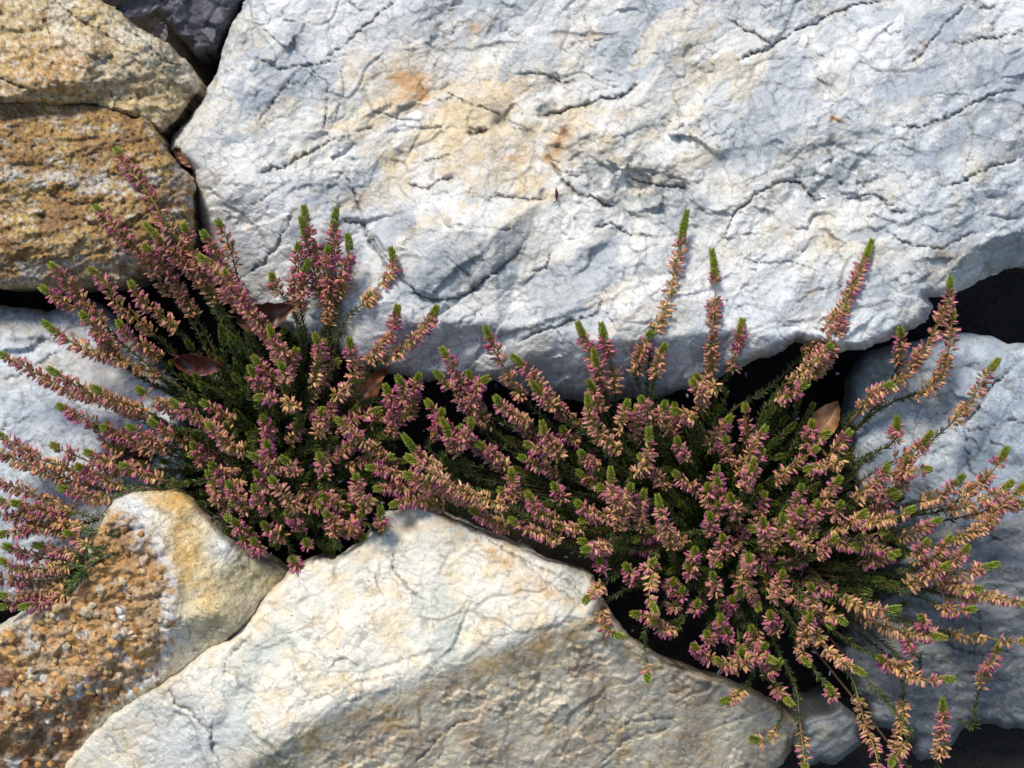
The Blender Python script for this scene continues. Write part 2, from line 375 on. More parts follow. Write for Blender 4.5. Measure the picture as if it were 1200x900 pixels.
big_lines = [
 ('c','400,160 375,172 350,187 325,197 298,205',7,2.2), ('c','400,53 415,42 438,22 450,8 465,0',5,1.8), ('c','383,65 400,53',4,1.5),
 ('c','400,200 412,220 420,243 427,262',5,1.6), ('c','427,262 432,275 450,300 465,320 475,333',5,1.6),
 ('c','520,107 545,118 570,128 590,137',4,1.3), ('c','590,145 610,152 625,156',3,1.2),
 ('c','628,137 655,132 680,125 705,117 730,112 752,98',9,2.6), ('c','680,92 660,96 640,90 620,86 600,89',5,2.4),('c','650,86 657,95 665,104',5,2.0),
 ('c','645,185 652,200 665,215 678,228 700,235 725,245',7,2.4), ('c','645,225 640,232 620,234 600,232 565,230',6,2.2),
 ('c','865,70 880,62 900,57 925,40 950,30 985,12 1010,5 1040,2',8,2.4),('c','865,70 885,60 905,52 890,45 868,32 850,20',5,1.6),
 ('c','840,295 850,270 862,250 885,228 910,215 935,215 955,235 975,230 985,232',8,2.3), ('c','985,232 1000,231 1025,228 1040,240 1045,246 1070,247',6,2.0),
 ('c','1100,222 1130,210 1150,200 1200,183',7,2.0), ('c','1045,150 1075,150 1110,138 1135,125 1160,112 1200,105',6,2.0),
 ('c','1060,80 1090,50 1115,20 1135,0',5,1.8), ('c','1110,52 1140,48 1170,45 1200,38',5,1.8), ('c','1030,270 1050,275 1070,290 1105,290 1125,280 1150,272',5,1.6),
 ('c','855,300 870,297 885,307 900,309 925,306 940,310 960,318',4,1.4), ('c','920,375 930,360 950,345',3,1.2),
 ('c','468,312 476,332 490,345 512,351 535,350 556,338 582,316 606,296 616,282',9,2.8), ('c','520,262 560,266 600,268 616,278',3,1.6), ('c','400,258 425,262 428,275 445,300 458,322',7,2.6),
 ('c','603,404 625,392 650,384 675,375 700,365 712,345',7,2.2), ('c','690,270 715,262 740,275 770,280',7,2.4), ('c','735,205 760,215 790,218 805,225',6,2.4),
 ('c','475,215 500,220 528,207',6,2.2), ('c','440,150 420,155 400,160',4,1.5), ('c','493,192 515,186 530,180',4,1.6), ('c','545,155 560,157 572,152',6,2.8),
 ('c','648,295 640,312 620,320',5,1.8), ('c','295,68 330,80 360,78 395,70',5,1.9), ('c','350,62 385,100 380,140 378,165',4,1.4), ('c','300,150 325,110 345,90',3,1.4),
 ('c','275,85 262,85',4,2),('c','345,245 330,280 310,310 285,325',6,2.2), ('c','290,245 320,225 345,210',3,1.4),
 ('l','470,318 480,338 500,350 530,352 560,335 585,315 612,292',9,16), ('l','690,185 720,196 760,200 800,210 815,218',10,14), ('l','700,232 740,250 780,262 800,285 830,300',9,14),
 ('l','560,400 603,388 650,372 700,355 740,345',8,30), ('l','940,180 975,165 1000,178 1030,185 1060,172',6,12), ('l','960,205 1000,215 1040,205',6,10),
 ('l','430,265 460,300 478,330',7,20), ('l','240,215 262,235 300,262 320,300',6,22), ('l','800,225 830,250 870,240',6,14), ('l','1010,250 1060,262 1090,250 1130,235 1200,225',5,14),
 ('l','330,230 370,215 400,220',5,14), ('l','850,395 900,378 960,372 1000,362 1060,350',5,16), ('l','880,90 930,105 970,95',4,12),('l','1000,70 1050,85 1110,75',4,14),('l','500,60 560,55 620,45',4,14),
 ('p','584,143 586,145',9,8), ('p','637,131 640,130',8,6), ('p','660,156 661,157',6,5), ('p','653,172 655,175',6,4), ('p','560,155 566,156',7,4), ('p','525,210 527,208',6,4),('p','800,222 803,224',8,6),
 ('p','470,182 475,183',4,4), ('p','414,186 416,187',4,3), ('p','636,225 634,228',6,5), ('p','1145,5 1150,9',5,6), ('p','645,93 650,97',5,5), ('p','612,92 622,90',4,4)]
big, _ = rock('boulder', 'huge cracked white quartzite boulder filling the top of the rockery', 
 '290,-60 288,-10 270,30 260,62 255,85 238,115 206,158 200,178 226,198 232,228 234,262 243,300 262,332 300,365 350,395 420,428 480,445 530,448 580,448 640,466 700,472 760,468 800,458 850,438 900,420 935,400 960,402 985,414 1015,408 1050,396 1085,380 1092,360 1086,348 1100,344 1122,342 1150,326 1180,316 1230,312 1300,306 1340,200 1360,60 1340,-90 1200,-150 900,-165 600,-160 400,-140',
 h_big, c_big, M_QUARTZ, 1.6, 14, 62, 9, 5, lines=big_lines)

# --- upper left stone
def h_ul(X, Y):
    h = smins([plane(X, Y, 110, 60, 20, .05, .35), plane(X, Y, 150, 100, 22, -.12, -.35), plane(X, Y, 200, 95, 8, -.75, .05), plane(X, Y, 60, 45, 12, .0, .6)], 10)
    q = smins([plane(X, Y, 60, 75, 20, .02, .12), plane(X, Y, 60, 38, 4, .1, 1.1), plane(X, Y, 112, 85, 10, -.9, -.1), plane(X, Y, 60, 98, 16, .1, -1.2)], 3)
    h = h + np.maximum(q, 0)
    return h + stone_detail(X, Y, 140, (44, 7, .6), (20, 4, .8), (8, 1.6, .9), .35, 1.4, 1.0, 1.3)[0] + 1.6*fbm(X, Y, 12, 142, 4, .65, True) + facets(X, Y, 17, 4, 143, .3, 1.3, .4) + facets(X, Y, 8, 1.6, 144, .3, 1.2, .5)
def c_ul(X, Y, H):
    n = fbm(X, Y, 50, 221, 5, .6); n3 = fbm(X, Y, 10, 229, 4, .65)
    C = np.zeros(X.shape+(3,)) + np.array([.58, .44, .22])
    C = mixc(C, (.66, .60, .47), sstep(-.1, .4, n+.3*spot(X, Y, 150, 70, 60, 50)))
    C = mixc(C, (.50, .27, .075), (1.15*spot(X, Y, 60, 75, 75, 32, 8)+.5*spot(X, Y, 20, 105, 50, 20))*(.8+1.1*n3))
    C = mixc(C, (.20, .16, .10), .8*sstep(.05, .35, n3))
    C = mixc(C, (.30, .17, .07), .7*sstep(.1, .4, fbm(X, Y, 30, 225, 4)))
    n6 = fbm(X, Y, 6, 227, 3, .6)
    C = mixc(C, (.70, .66, .55), .7*sstep(.1, .32, n6))
    C = mixc(C, (.14, .08, .035), .6*sstep(-.16, -.36, n6))
    C = mixc(C, (.46, .33, .14), .6*spot(X, Y, 180, 95, 30, 40)*(.8+n))
    return C
rock('stone', 'tan and white stone with a rusty lump, highest in the upper left corner', 
 '-150,-120 -20,-110 60,-60 105,-8 135,12 165,32 195,50 222,75 238,96 234,112 222,122 206,140 190,153 180,150 150,137 95,126 40,120 -20,122 -150,118',
 h_ul, c_ul, M_TAN, 1.6, 12, 50, 10, 15, lines=[('c','0,88 20,100 40,110',7,2.4),('c','100,110 110,95 120,88',5,1.6),('c','130,105 135,120',4,1.5),('l','55,40 80,48 95,62 130,70 160,90 185,98',7,12),('l','0,30 30,35 55,32',5,10),('c','60,0 90,22 130,45 160,60',5,2.2),('c','140,20 170,50 200,75',4,1.8)])

# --- rusty stone on the left edge
def h_rust(X, Y):
    h = smins([plane(X, Y, 100, 230, 32, .02, .10), plane(X, Y, 100, 150, 22, 0, .6), plane(X, Y, 100, 300, 30, 0, -.7), plane(X, Y, 205, 230, 22, -.6, 0)], 12)
    F1, F2, *_r = worley(X/11+.4*fbm(X, Y, 20, 3, 3), Y/9+.4*fbm(X, Y, 20, 4, 3), 77)
    h = h + stone_detail(X, Y, 160, (40, 4, .4), (15, 3.2, .8), (6, 1.8, .9), .15, 1.5, 1.0, 1.0)[0] + facets(X, Y, 14, 4, 164, .2, 1.6, .5) + facets(X, Y, 6.5, 2.2, 165, .1, 1.2, .5)
    return h + 3.0*fbm(X, Y, 9, 162, 4, .7, True) - 4*sstep(.25, .05, F1)*sstep(.0, .4, fbm(X, Y, 60, 163, 2))
def c_rust(X, Y, H):
    n = fbm(X, Y, 60, 231, 5, .6); n2 = fbm(X, Y*1.8, 26, 233, 5, .65); n3 = fbm(X, Y, 9, 239, 4, .65)
    C = np.zeros(X.shape+(3,)) + np.array([.44, .26, .08])
    C = mixc(C, (.14, .085, .045), sstep(.0, .4, n3)*.8)
    C = mixc(C, (.50, .33, .11), sstep(.0, .4, n))
    w = sstep(.05, .38, n2 + .35*spot(X, Y, 90, 210, 110, 14, 6) + .3*spot(X, Y, 60, 320, 140, 22) + .3*spot(X, Y, 215, 215, 22, 40) - .25*spot(X, Y, 60, 265, 110, 25))
    C = mixc(C, (.54, .50, .43), w*sstep(-.35, .15, n3+.1))
    C = mixc(C, (.45, .42, .38), .9*sstep(.28, .5, fbm(X, Y, 16, 245, 3, .7)))
    n6 = fbm(X, Y, 5, 247, 3, .6)
    C = mixc(C, (.62, .58, .52), .8*sstep(.12, .3, n6)*sstep(-.15, .3, n+n2))
    C = mixc(C, (.10, .05, .02), .8*sstep(-.14, -.34, n6))
    C = mixc(C, (.26, .13, .045), .7*sstep(.0, .35, fbm(X, Y*1.5, 45, 248, 4)))
    C = mixc(C, (.44, .36, .22), 1.0*spot(X, Y, 140, 330, 60, 14)+.5*spot(X, Y, 30, 338, 80, 12))
    return C
rock('stone', 'rust brown pitted stone with white crust on the left edge below the tan one', 
 '-150,106 -20,110 20,107 60,114 110,121 150,133 172,134 186,156 200,182 216,196 230,214 228,245 230,285 212,306 185,316 165,324 145,332 120,336 95,340 60,346 30,340 -20,336 -150,345',
 h_rust, c_rust, M_RUST, 1.5, 12, 55, 10, 25, lines=[('l','0,190 60,195 100,200 150,205 170,220',5,12),('l','0,240 40,252 80,255 130,262',6,12),('l','0,300 50,305 90,298 130,292 160,300',7,12),('p','50,256 52,258',8,4),('p','152,290 154,292',8,5),('c','60,230 90,240 130,235',4,2)])

# --- pale stone under the left sprigs
def h_lm(X, Y):
    h = smins([plane(X, Y, 80, 500, -28, .03, .12), plane(X, Y, 60, 400, -32, 0, .45), plane(X, Y, 120, 600, -25, .1, -.35), plane(X, Y, 40, 660, -40, .2, -.6)], 14)
    return h + stone_detail(X, Y, 180, (90, 5, .2), (34, 2, .35), (11, .7, .35), -.5, 1.8, .9)[0]
def c_lm(X, Y, H):
    n = fbm(X, Y, 80, 241, 5, .6); n3 = fbm(X, Y, 16, 249, 4, .65)
    C = np.zeros(X.shape+(3,)) + np.array([.55, .58, .60])
    C = mixc(C, (.40, .45, .50), .8*sstep(-.05, .4, n))
    C = mixc(C, (.47, .38, .27), .85*(spot(X, Y, 30, 385, 80, 12, 8)+spot(X, Y, 50, 430, 60, 9, -20)+.8*spot(X, Y, 110, 445, 35, 22))*(.6+1.2*n3))
    C = mixc(C, (.30, .32, .32), .5*sstep(.18, .45, n3))
    return C
rock('stone', 'smooth pale grey stone on the left under the outstretched heath sprigs', 
 '-150,352 0,358 60,364 105,350 140,375 180,420 215,470 225,540 215,600 160,650 105,650 60,690 20,706 -30,700 -150,690',
 h_lm, c_lm, M_GREY, 1.9, 22, 50, 6, 35, lines=[('c','0,445 25,440 50,425 75,410',5,1.8),('c','0,500 20,495 45,488',4,1.5),('l','0,640 30,655 60,640 95,630',7,14),('l','0,400 40,395 90,400',5,16),('p','17,577 18,578',4,3),('p','70,607 71,608',4,3),('c','100,520 104,545',3,1.3)])

# --- right stone
def h_rm(X, Y):
    h = smins([plane(X, Y, 1120, 480, -30, .03, .04), plane(X, Y, 1140, 400, -34, 0, .6), plane(X, Y, 1030, 500, -34, .6, .1), plane(X, Y, 1120, 590, -22, .05, -.45), plane(X, Y, 1180, 450, -22, -.3, -.15)], 12)
    return h + stone_detail(X, Y, 190, (70, 6, .4), (30, 3, .5), (10, .9, .4), .9, 1.6, kb=1.4)[0] + facets(X, Y, 22, 3, 191, .9)
def c_rm(X, Y, H):
    n = fbm(X, Y, 70, 251, 5, .6); n3 = fbm(X, Y, 16, 259, 4, .65)
    C = np.zeros(X.shape+(3,)) + np.array([.43, .48, .52])
    C = mixc(C, (.27, .33, .38), .8*sstep(-.05, .4, n))
    C = mixc(C, (.42, .36, .26), .7*spot(X, Y, 1085, 480, 35, 40)*(.6+1.2*n3))
    C = mixc(C, (.18, .22, .17), 1.0*spot(X, Y, 1030, 440, 22, 40)*(.7+n3))  # greenish left edge, its shadow put into the colour
    C = mixc(C, (.58, .60, .58), .6*sstep(.1, .4, n3))
    return C
rock('stone', 'pale blue-grey cracked stone right of the heath, below the black gap', 
 '1000,440 1018,412 1045,404 1082,398 1118,388 1150,392 1185,402 1250,400 1330,420 1340,560 1300,640 1200,640 1130,650 1060,640 1010,600 990,540 992,480',
 h_rm, c_rm, M_GREY, 1.7, 18, 50, 6, 45, lines=[('c','1190,430 1165,450 1145,480 1130,500 1135,530',9,2.4),('c','1130,505 1160,500 1200,490',5,1.6),('c','1128,520 1140,555 1155,575',6,2.0),('l','1095,440 1125,430 1145,420',7,12),('l','1060,520 1090,530 1120,520',6,14),('c','1150,570 1175,585 1200,588',5,1.8),('p','1101,553 1102,554',5,3)])

# --- shaded stone in the lower right
def h_rl(X, Y):
    h = smins([plane(X, Y, 1120, 720, -52, -.08, -.34), plane(X, Y, 1130, 640, -40, 0, .3), plane(X, Y, 1040, 760, -55, .5, -.1), plane(X, Y, 1120, 800, -62, 0, -.5)], 14)
    return h + stone_detail(X, Y, 195, (60, 7, .5), (26, 3.4, .6), (9, 1.1, .5), .3, 1.4, kb=1.6)[0] + facets(X, Y, 18, 4, 196, .7)
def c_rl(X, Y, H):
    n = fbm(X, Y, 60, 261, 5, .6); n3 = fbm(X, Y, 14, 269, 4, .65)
    C = np.zeros(X.shape+(3,)) + np.array([.20, .21, .215])  # base colour lowered to carry the shade of this corner
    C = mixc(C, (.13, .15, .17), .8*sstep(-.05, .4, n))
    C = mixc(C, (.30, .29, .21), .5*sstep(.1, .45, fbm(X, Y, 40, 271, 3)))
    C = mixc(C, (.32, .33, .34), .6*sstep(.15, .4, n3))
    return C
rock('stone', 'grey stone, shade put into its colour, under the right edge sprigs, bottom right', 
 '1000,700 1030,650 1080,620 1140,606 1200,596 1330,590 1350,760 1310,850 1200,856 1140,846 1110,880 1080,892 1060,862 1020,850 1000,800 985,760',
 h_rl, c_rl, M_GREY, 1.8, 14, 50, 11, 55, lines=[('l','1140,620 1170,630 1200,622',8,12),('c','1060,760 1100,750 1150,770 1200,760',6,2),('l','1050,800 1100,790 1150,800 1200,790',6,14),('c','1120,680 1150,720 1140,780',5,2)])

# --- small stone at the bottom
def h_sm(X, Y):
    h = smins([plane(X, Y, 985, 850, -38, .1, .2) + facets(X, Y, 22, 8, 198, .3) + facets(X, Y, 9, 3, 199, .3), plane(X, Y, 985, 870, -36, 0, -.8), plane(X, Y, 1005, 850, -38, -.8, 0)], 8)
    return h + stone_detail(X, Y, 197, (30, 3, .4), (14, 1.5, .4), (6, .6, .4))[0]
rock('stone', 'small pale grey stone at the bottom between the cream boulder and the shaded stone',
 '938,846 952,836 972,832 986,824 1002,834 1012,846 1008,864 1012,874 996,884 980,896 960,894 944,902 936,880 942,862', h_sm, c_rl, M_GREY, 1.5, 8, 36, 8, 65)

# --- dark flaky stone in the top gap
def h_dk(X, Y):
    h = smins([plane(X, Y, 235, 30, -64, .0, -.15), plane(X, Y, 200, 30, -60, .6, 0)], 10)
    f, e, r = flakes(X, Y, 16, 3.5, .9, 401, .5, 1.2)
    return h + f + 2*fbm(X, Y, 20, 403, 4) + facets(X, Y, 9, 2, 405, .4) + .8*fbm(X, Y, 4, 406, 3, .7)
def c_dk(X, Y, H):
    f, e, r = flakes(X, Y, 16, 3.5, .9, 401, .5, 1.2)
    return np.zeros(X.shape+(3,)) + np.array([.085, .085, .105])*(.8+.45*r[..., None])*(1+.7*fbm(X, Y, 7, 407, 4, .7)[..., None])
rock('stone', 'dark slate grey flaky stone deep in the gap at the top', 
 '130,-90 160,-30 176,2 198,30 214,48 232,66 256,60 275,20 300,-20 310,-90', h_dk, c_dk, M_DARK, 1.7, 14, 40, 6, 75)

# --- the large cream stone at the bottom
def h_bt(X, Y):
    h = smins([plane(X, Y, 500, 720, 36, .06, .18),
               plane(X, Y, 570, 762, 44, -.24, -.58),
               plane(X, Y, 600, 650, 26, -.36, .62),
               plane(X, Y, 400, 650, 24, .1, .55),
               plane(X, Y, 235, 830, 34, .45, -.35),
               plane(X, Y, 880, 850, -8, -.45, -.3)], 7)
    q = smins([plane(X, Y, 560, 690, 6, .0, .16), plane(X, Y, 470, 690, 5, .5, 0)], 3)
    h = h - 6*sstep(0, 1, spot(X, Y, 470, 660, 40, 45)) - 8*sstep(.2, .8, spot(X, Y, 280, 850, 28, 50, 15))
    g = plane(X, Y, 640, 760, 0, .35, .93)     # grainy lower face
    lo = sstep(0, 20, g)
    d1 = stone_detail(X, Y, 300, (75, 5, .25), (28, 1.8, .35), (9, .6, .35), -.4, 1.6)[0]
    d2 = stone_detail(X, Y, 310, (50, 5, .4), (17, 2.6, .7), (7, 1.5, .8), -.3, 1.3)[0]
    return h + d1*(1-lo) + d2*lo
def c_bt(X, Y, H):
    n = fbm(X, Y, 80, 281, 5, .6); n2 = fbm(X, Y, 34, 283, 5, .65); n3 = fbm(X, Y, 13, 289, 4, .65)
    C = np.zeros(X.shape+(3,)) + np.array([.76, .71, .60])
    C = mixc(C, (.74, .56, .29), .5*sstep(-.02, .45, n2+.1) + .55*crust(.25+0*X, X, Y, 390, .4, .6)*sstep(-.1, .3, n2+.3*spot(X, Y, 450, 790, 130, 30, -20)+.15*spot(X, Y, 460, 680, 60, 60)))
    C = mixc(C, (.50, .53, .47), .75*sstep(.0, .4, n+.35*spot(X, Y, 500, 665, 50, 45)))
    C = mixc(C, (.55, .35, .15), .8*(spot(X, Y, 480, 618, 20, 8)+spot(X, Y, 570, 645, 60, 10, 33)+spot(X, Y, 640, 690, 50, 7, 30)+spot(X, Y, 600, 690, 30, 12, 60)*.5)*(.6+1.4*n3))
    low = sstep(-4, 14, plane(X, Y, 570, 766, 0, .36, .93))
    C = mixc(C, (.68, .59, .42), .9*low)
    C = mixc(C, (.50, .35, .17), low*.85*crust(.4+0*X, X, Y, 380, .42, .55)*sstep(-.1, .3, n2 + .45*spot(X, Y, 640, 760, 110, 22, -22) + .1))
    C = mixc(C, (.52, .34, .12), low*.9*(spot(X, Y, 640, 745, 95, 24, -22)+.5*spot(X, Y, 430, 850, 120, 30, -15))*(.6+1.3*n2))
    C = mixc(C, (.38, .27, .19), low*.6*sstep(.05, .4, fbm(X, Y, 60, 293, 4)+.1))
    C = mixc(C, (.64, .62, .57), low*.6*sstep(.1, .4, n3))
    C = mixc(C, (.60, .62, .60), .9*spot(X, Y, 230, 870, 60, 50))
    return C
rock('boulder', 'large cream and white stone with a brown lower face at the bottom centre', 
 '338,668 372,652 392,655 420,634 438,612 456,598 482,588 500,592 530,606 570,624 610,640 650,656 695,672 705,700 735,742 780,775 835,792 890,812 930,838 944,852 925,880 905,905 870,980 700,1040 400,1040 160,1020 60,990 60,930 84,880 110,850 165,815 200,792 245,757 268,748 285,728 305,703 330,680',
 h_bt, c_bt, M_WARM, 1.6, 9, 60, 7, 85,
 lines=[('l','270,745 310,760 340,745 355,790',4,12),('c','262,790 268,770 300,740',4,1.4),('c','196,800 208,825 230,840 245,852 258,900',6,2.4),('l','200,830 225,845 232,870 245,900',9,20),
  ('c','460,640 462,670 480,690 500,705',4,1.8),('c','560,625 600,650 650,672 690,700',4,1.6),('c','590,640 640,680 680,710',3,1.4),('l','545,770 580,745 640,735 690,720',5,12),('c','700,900 730,870 760,860 800,850',4,2),
  ('p','628,795 632,800',8,5),('p','590,828 592,832',7,4),('c','480,900 500,880 530,850 560,840',5,2),('l','420,790 470,770 520,760',4,10),('c','340,830 420,800 480,790',3,1.3),('c','700,870 740,845 800,840',4,2),('l','780,780 850,810 900,850',5,14)])

# --- yellow stone with the crystal cavity
GB = P('128,596 150,600 170,615 190,640 200,665 205,700 205,740 200,770 190,800 160,815 120,840 100,870 70,960 -160,960 -160,750 0,742 60,702 92,668 105,640')   # crystal field
def gm(X, Y):
    wx = X + 9*fbm(X, Y, 30, 505, 4, .6); wy = Y + 9*fbm(X, Y, 30, 506, 4, .6)
    d, _, _ = polydist(wx, wy, GB, True); return np.where(inside(wx, wy, GB), d, -d)
def h_gd(X, Y):
    h = smins([plane(X, Y, 200, 650, 44, -.10, .22), plane(X, Y, 280, 690, 30, -.85, .1), plane(X, Y, 180, 590, 30, 0, .9), plane(X, Y, 120, 760, 30, .32, -.12), plane(X, Y, 250, 740, 34, -.2, -.9)], 5)
    g = gm(X, Y); m = sstep(-6, 14, g + 6*fbm(X, Y, 9, 517, 3))
    F1, F2, cx, cy, R, R2, R3 = worley(X/13+.5*fbm(X, Y, 22, 507, 3), Y/13+.5*fbm(X, Y, 22, 508, 3), 511)
    G1, G2, _, _, Q, _, _ = worley(X/6.5, Y/6.5, 521)
    nod = 7*np.maximum(1-(F1/.8)**1.5, 0)*(.4+1.1*R) + 3.0*np.sqrt(np.maximum(1-(G1/.75)**2, 0))*(.4+Q)
    h = h - m*(8 + 7*sstep(0, 60, g)) + m*(.6*nod + facets(X, Y, 13, 5.5, 515, .4, 1.1, .5) + facets(X, Y, 7, 2.6, 516, .1, 1., .5) + 13*fbm(X, Y, 46, 513, 4, .6) + 3*fbm(X, Y, 7, 514, 3, .7)) + 5*spot(g, g*0, 0, 0, 9, 1)*sstep(120, 150, X)
    return h + (1-m)*(stone_detail(X, Y, 320, (50, 3, .3), (24, 1.6, .35), (8, .7, .4), -.6, 1.3, kb=.9)[0] + facets(X, Y, 36, 4, 322, .5))
def c_gd(X, Y, H):
    n = fbm(X, Y, 60, 531, 5, .6); n2 = fbm(X, Y, 26, 533, 5, .65); n3 = fbm(X, Y, 10, 539, 4, .65)
    C = np.zeros(X.shape+(3,)) + np.array([.66, .60, .45])
    oz = spot(X, Y, 214, 635, 38, 66, 5)+.6*spot(X, Y, 250, 700, 42, 34)+1.1*spot(X, Y, 192, 582, 36, 14)
    C = mixc(C, (.68, .47, .17), .95*oz*(.7+.9*n2))
    C = mixc(C, (.60, .34, .07), .75*crust(np.clip(oz, 0, 1)*.75, X, Y, 395, .5, .85))
    C = mixc(C, (.46, .38, .17), .9*spot(X, Y, 295, 672, 55, 20, 10)*(.8+n3))
    C = mixc(C, (.52, .43, .22), .8*spot(X, Y, 262, 725, 45, 26, -35)*(.8+n3))
    C = mixc(C, (.70, .72, .72), 1.0*spot(X, Y, 155, 592, 28, 12, 30)+.9*spot(X, Y, 195, 690, 10, 70, -6)*(.8+n3)+.5*spot(X, Y, 212, 748, 14, 14)+.7*spot(X, Y, 262, 640, 14, 22, -20))
    g = gm(X, Y); m = sstep(-7, 7, g + 12*fbm(X, Y, 12, 518, 4, .7))
    F1, F2, cx, cy, R, R2, R3 = worley(X/13+.5*fbm(X, Y, 22, 507, 3), Y/13+.5*fbm(X, Y, 22, 508, 3), 511)
    G = np.zeros(X.shape+(3,)) + np.array([.52, .29, .10])
    G = mixc(G, (.26, .12, .055), .9*sstep(.0, .35, fbm(X, Y, 55, 541, 3)+.6*spot(X, Y, 60, 860, 120, 60)-.12))
    G = mixc(G, (.54, .41, .26), .7*sstep(.35, .8, R))
    G = mixc(G, (.62, .61, .59), 1.1*sstep(24, 4, g)*sstep(120, 150, X)*sstep(-.25, .1, fbm(X, Y, 22, 544, 3)))
    G = mixc(G, (.58, .57, .55), .9*sstep(.5, .75, R2)*sstep(-.1, .3, fbm(X, Y, 40, 543, 3)+.25*spot(X, Y, 60, 760, 60, 60)+.3*spot(X, Y, 160, 640, 14, 60)-.1))
    G = mixc(G, (.16, .08, .04), .8*sstep(-.12, -.35, fbm(X, Y, 9, 546, 3)))
    G = mixc(G, (.46, .25, .08), .8*spot(X, Y, 130, 680, 40, 50)*(.7+n3))
    return C*(1-m[..., None]) + G*m[..., None]
geode, gorg = rock('stone', 'yellow ochre stone with an open brown crystal cavity in the lower left corner', 
 '-150,750 -20,744 10,726 45,708 78,696 92,676 104,646 108,630 118,604 132,582 155,571 182,568 208,570 228,584 245,602 262,625 290,645 318,655 340,668 338,686 310,707 289,735 271,755 247,767 204,799 169,827 125,853 105,885 75,930 60,1000 -150,1000',
 h_gd, c_gd, M_CRYSTAL, 1.5, 11, 55, 5, 95)

# crystals that can be picked apart in the cavity
def ico(sub=2):
    import bmesh
    bm = bmesh.new(); bmesh.ops.create_icosphere(bm, subdivisions=sub, radius=1)
    v = np.array([x.co[:] for x in bm.verts]); f = np.array([[q.index for q in x.verts] for x in bm.faces]); bm.free()
    return v, f
rng = np.random.default_rng(11)
iv, iff = ico(1)
cm = []
CC = [(.48,.33,.16), (.46,.25,.08), (.50,.41,.27), (.56,.53,.48), (.30,.14,.05), (.50,.28,.09)]
for k, c in enumerate(CC):
    v = iv*(1+.42*noise(iv[:, 0]*1.9+k*9+iv[:, 2], iv[:, 1]*1.7+3, 60+k)[:, None] + .3*noise(iv[:, 0]*4+k*9+iv[:, 2]*3, iv[:, 1]*4+3, 66+k)[:, None]) * np.array([1, .85+.05*k, .9])
    colr = np.array(c)*(1+.25*noise(iv[:, 0]*3+k, iv[:, 1]*3+iv[:, 2]*2, 80+k)[:, None])
    cm.append(mesh_np('crystal', v/1000, iff, M_CRYSTAL, colr, False))
def hm(x, y):
    i = int((y+170)/2); j = int((x+200)/2)
    i = min(max(i, 1), HM.shape[0]-2); j = min(max(j, 1), HM.shape[1]-2)
    return HM[i-1:i+2, j-1:j+2].max()
cnt = 0
while cnt < 190:
    x = rng.uniform(-5, 205); y = rng.uniform(605, 905)
    g = float(gm(np.array([x]), np.array([y]))[0])
    if g < 5: continue
    r = rng.uniform(3.5, 6.5) if rng.random() < .8 else rng.uniform(6, 9)
    light = fbm(np.array([x]), np.array([y]), 40, 543, 3)[0]
    pk = rng.choice(6, p=[.3, .22, .12, .05, .08, .23] if light > .0 or y < 700 and rng.random() < .3 else [.2, .25, .06, .02, .25, .22])
    p = unproj(np.array(x), np.array(y), hm(x, y) - r*.8)
    o = link('crystal', cm[pk], geode, (p-gorg) @ ROT/1000)
    o.rotation_euler = rng.uniform(0, 6.28, 3); o.scale = r*rng.uniform(.8, 1.2, 3)
    cnt += 1

# --- ground
gx = np.concatenate([np.linspace(-6000, -900, 30), np.arange(-880, 880, 12), np.linspace(900, 6000, 30)])
gy = gx.copy()
X, Y = np.meshgrid(gx, gy)
Z = -190 + 14*fbm(X, Y, 120, 601, 5) + 6*fbm(X, Y, 20, 603, 3)
V = np.stack([X.ravel(), Y.ravel(), Z.ravel()], 1) @ ROT / 1000
ny, nx = X.shape; ii = np.arange(ny*nx).reshape(ny, nx)
F = np.stack([ii[:-1, :-1].ravel(), ii[:-1, 1:].ravel(), ii[1:, 1:].ravel(), ii[1:, :-1].ravel()], 1)
gcol = np.array([.022, .017, .013])*(1+.8*fbm(X, Y, 15, 605, 3).ravel()[:, None])  # near-black colour puts the darkness of the deep gaps into the soil
g = link('ground', mesh_np('ground', V, F, M_SOIL, gcol)); tag(g, 'dark soil of the bank between the stones', None, None, 'structure')

# ------------------------------------------------------------------ heath plants
def frame_of(d):
    d = d/np.linalg.norm(d); a = np.array([0, 0, 1.]) if abs(d[2]) < .9 else np.array([1., 0, 0])
    u = np.cross(a, d); u /= np.linalg.norm(u); return u, np.cross(d, u), d

def flower_template():
    "one heath flower along +z, length 1, radius about .19; returns verts, faces, zone (0 calyx .. 1 mouth)"
    V = []; F = []; Zn = []
    rings = [(0, .05), (.16, .15), (.45, .20), (.75, .175), (.95, .11)]
    n = 5
    for i_, (z, r) in enumerate(rings):
        for k in range(n):
            a = 2*math.pi*k/n; V.append((r*math.cos(a), r*math.sin(a), z)); Zn.append([0, .05, .34, .85, 1.][i_])
    for i in range(len(rings)-1):
        for k in range(n):
            a = i*n+k; b = i*n+(k+1) % n; c = b+n; d = a+n
            F += [(a, b, c), (a, c, d)]
    V.append((0, 0, .86)); Zn.append(.8); t = len(V)-1; o = (len(rings)-1)*n
    for k in range(n): F.append((o+k, o+(k+1) % n, t))
    for k in range(4):       # four calyx lobes hugging the bell
        a = 2*math.pi*(k+.4)/4; c, s = math.cos(a), math.sin(a); c2, s2 = math.cos(a+.5), math.sin(a+.5); c3, s3 = math.cos(a-.5), math.sin(a-.5)
        b = len(V)
        V += [(.03*c, .03*s, -.04), (.21*c2, .21*s2, .26), (.25*c, .25*s, .3), (.21*c3, .21*s3, .26), (.24*c, .24*s, .78)]; Zn += [0, .0, .0, .0, .12]
        F += [(b, b+2, b+1), (b, b+3, b+2), (b+1, b+2, b+4), (b+2, b+3, b+4)]
    return np.array(V), np.array(F), np.array(Zn)
FT = flower_template()
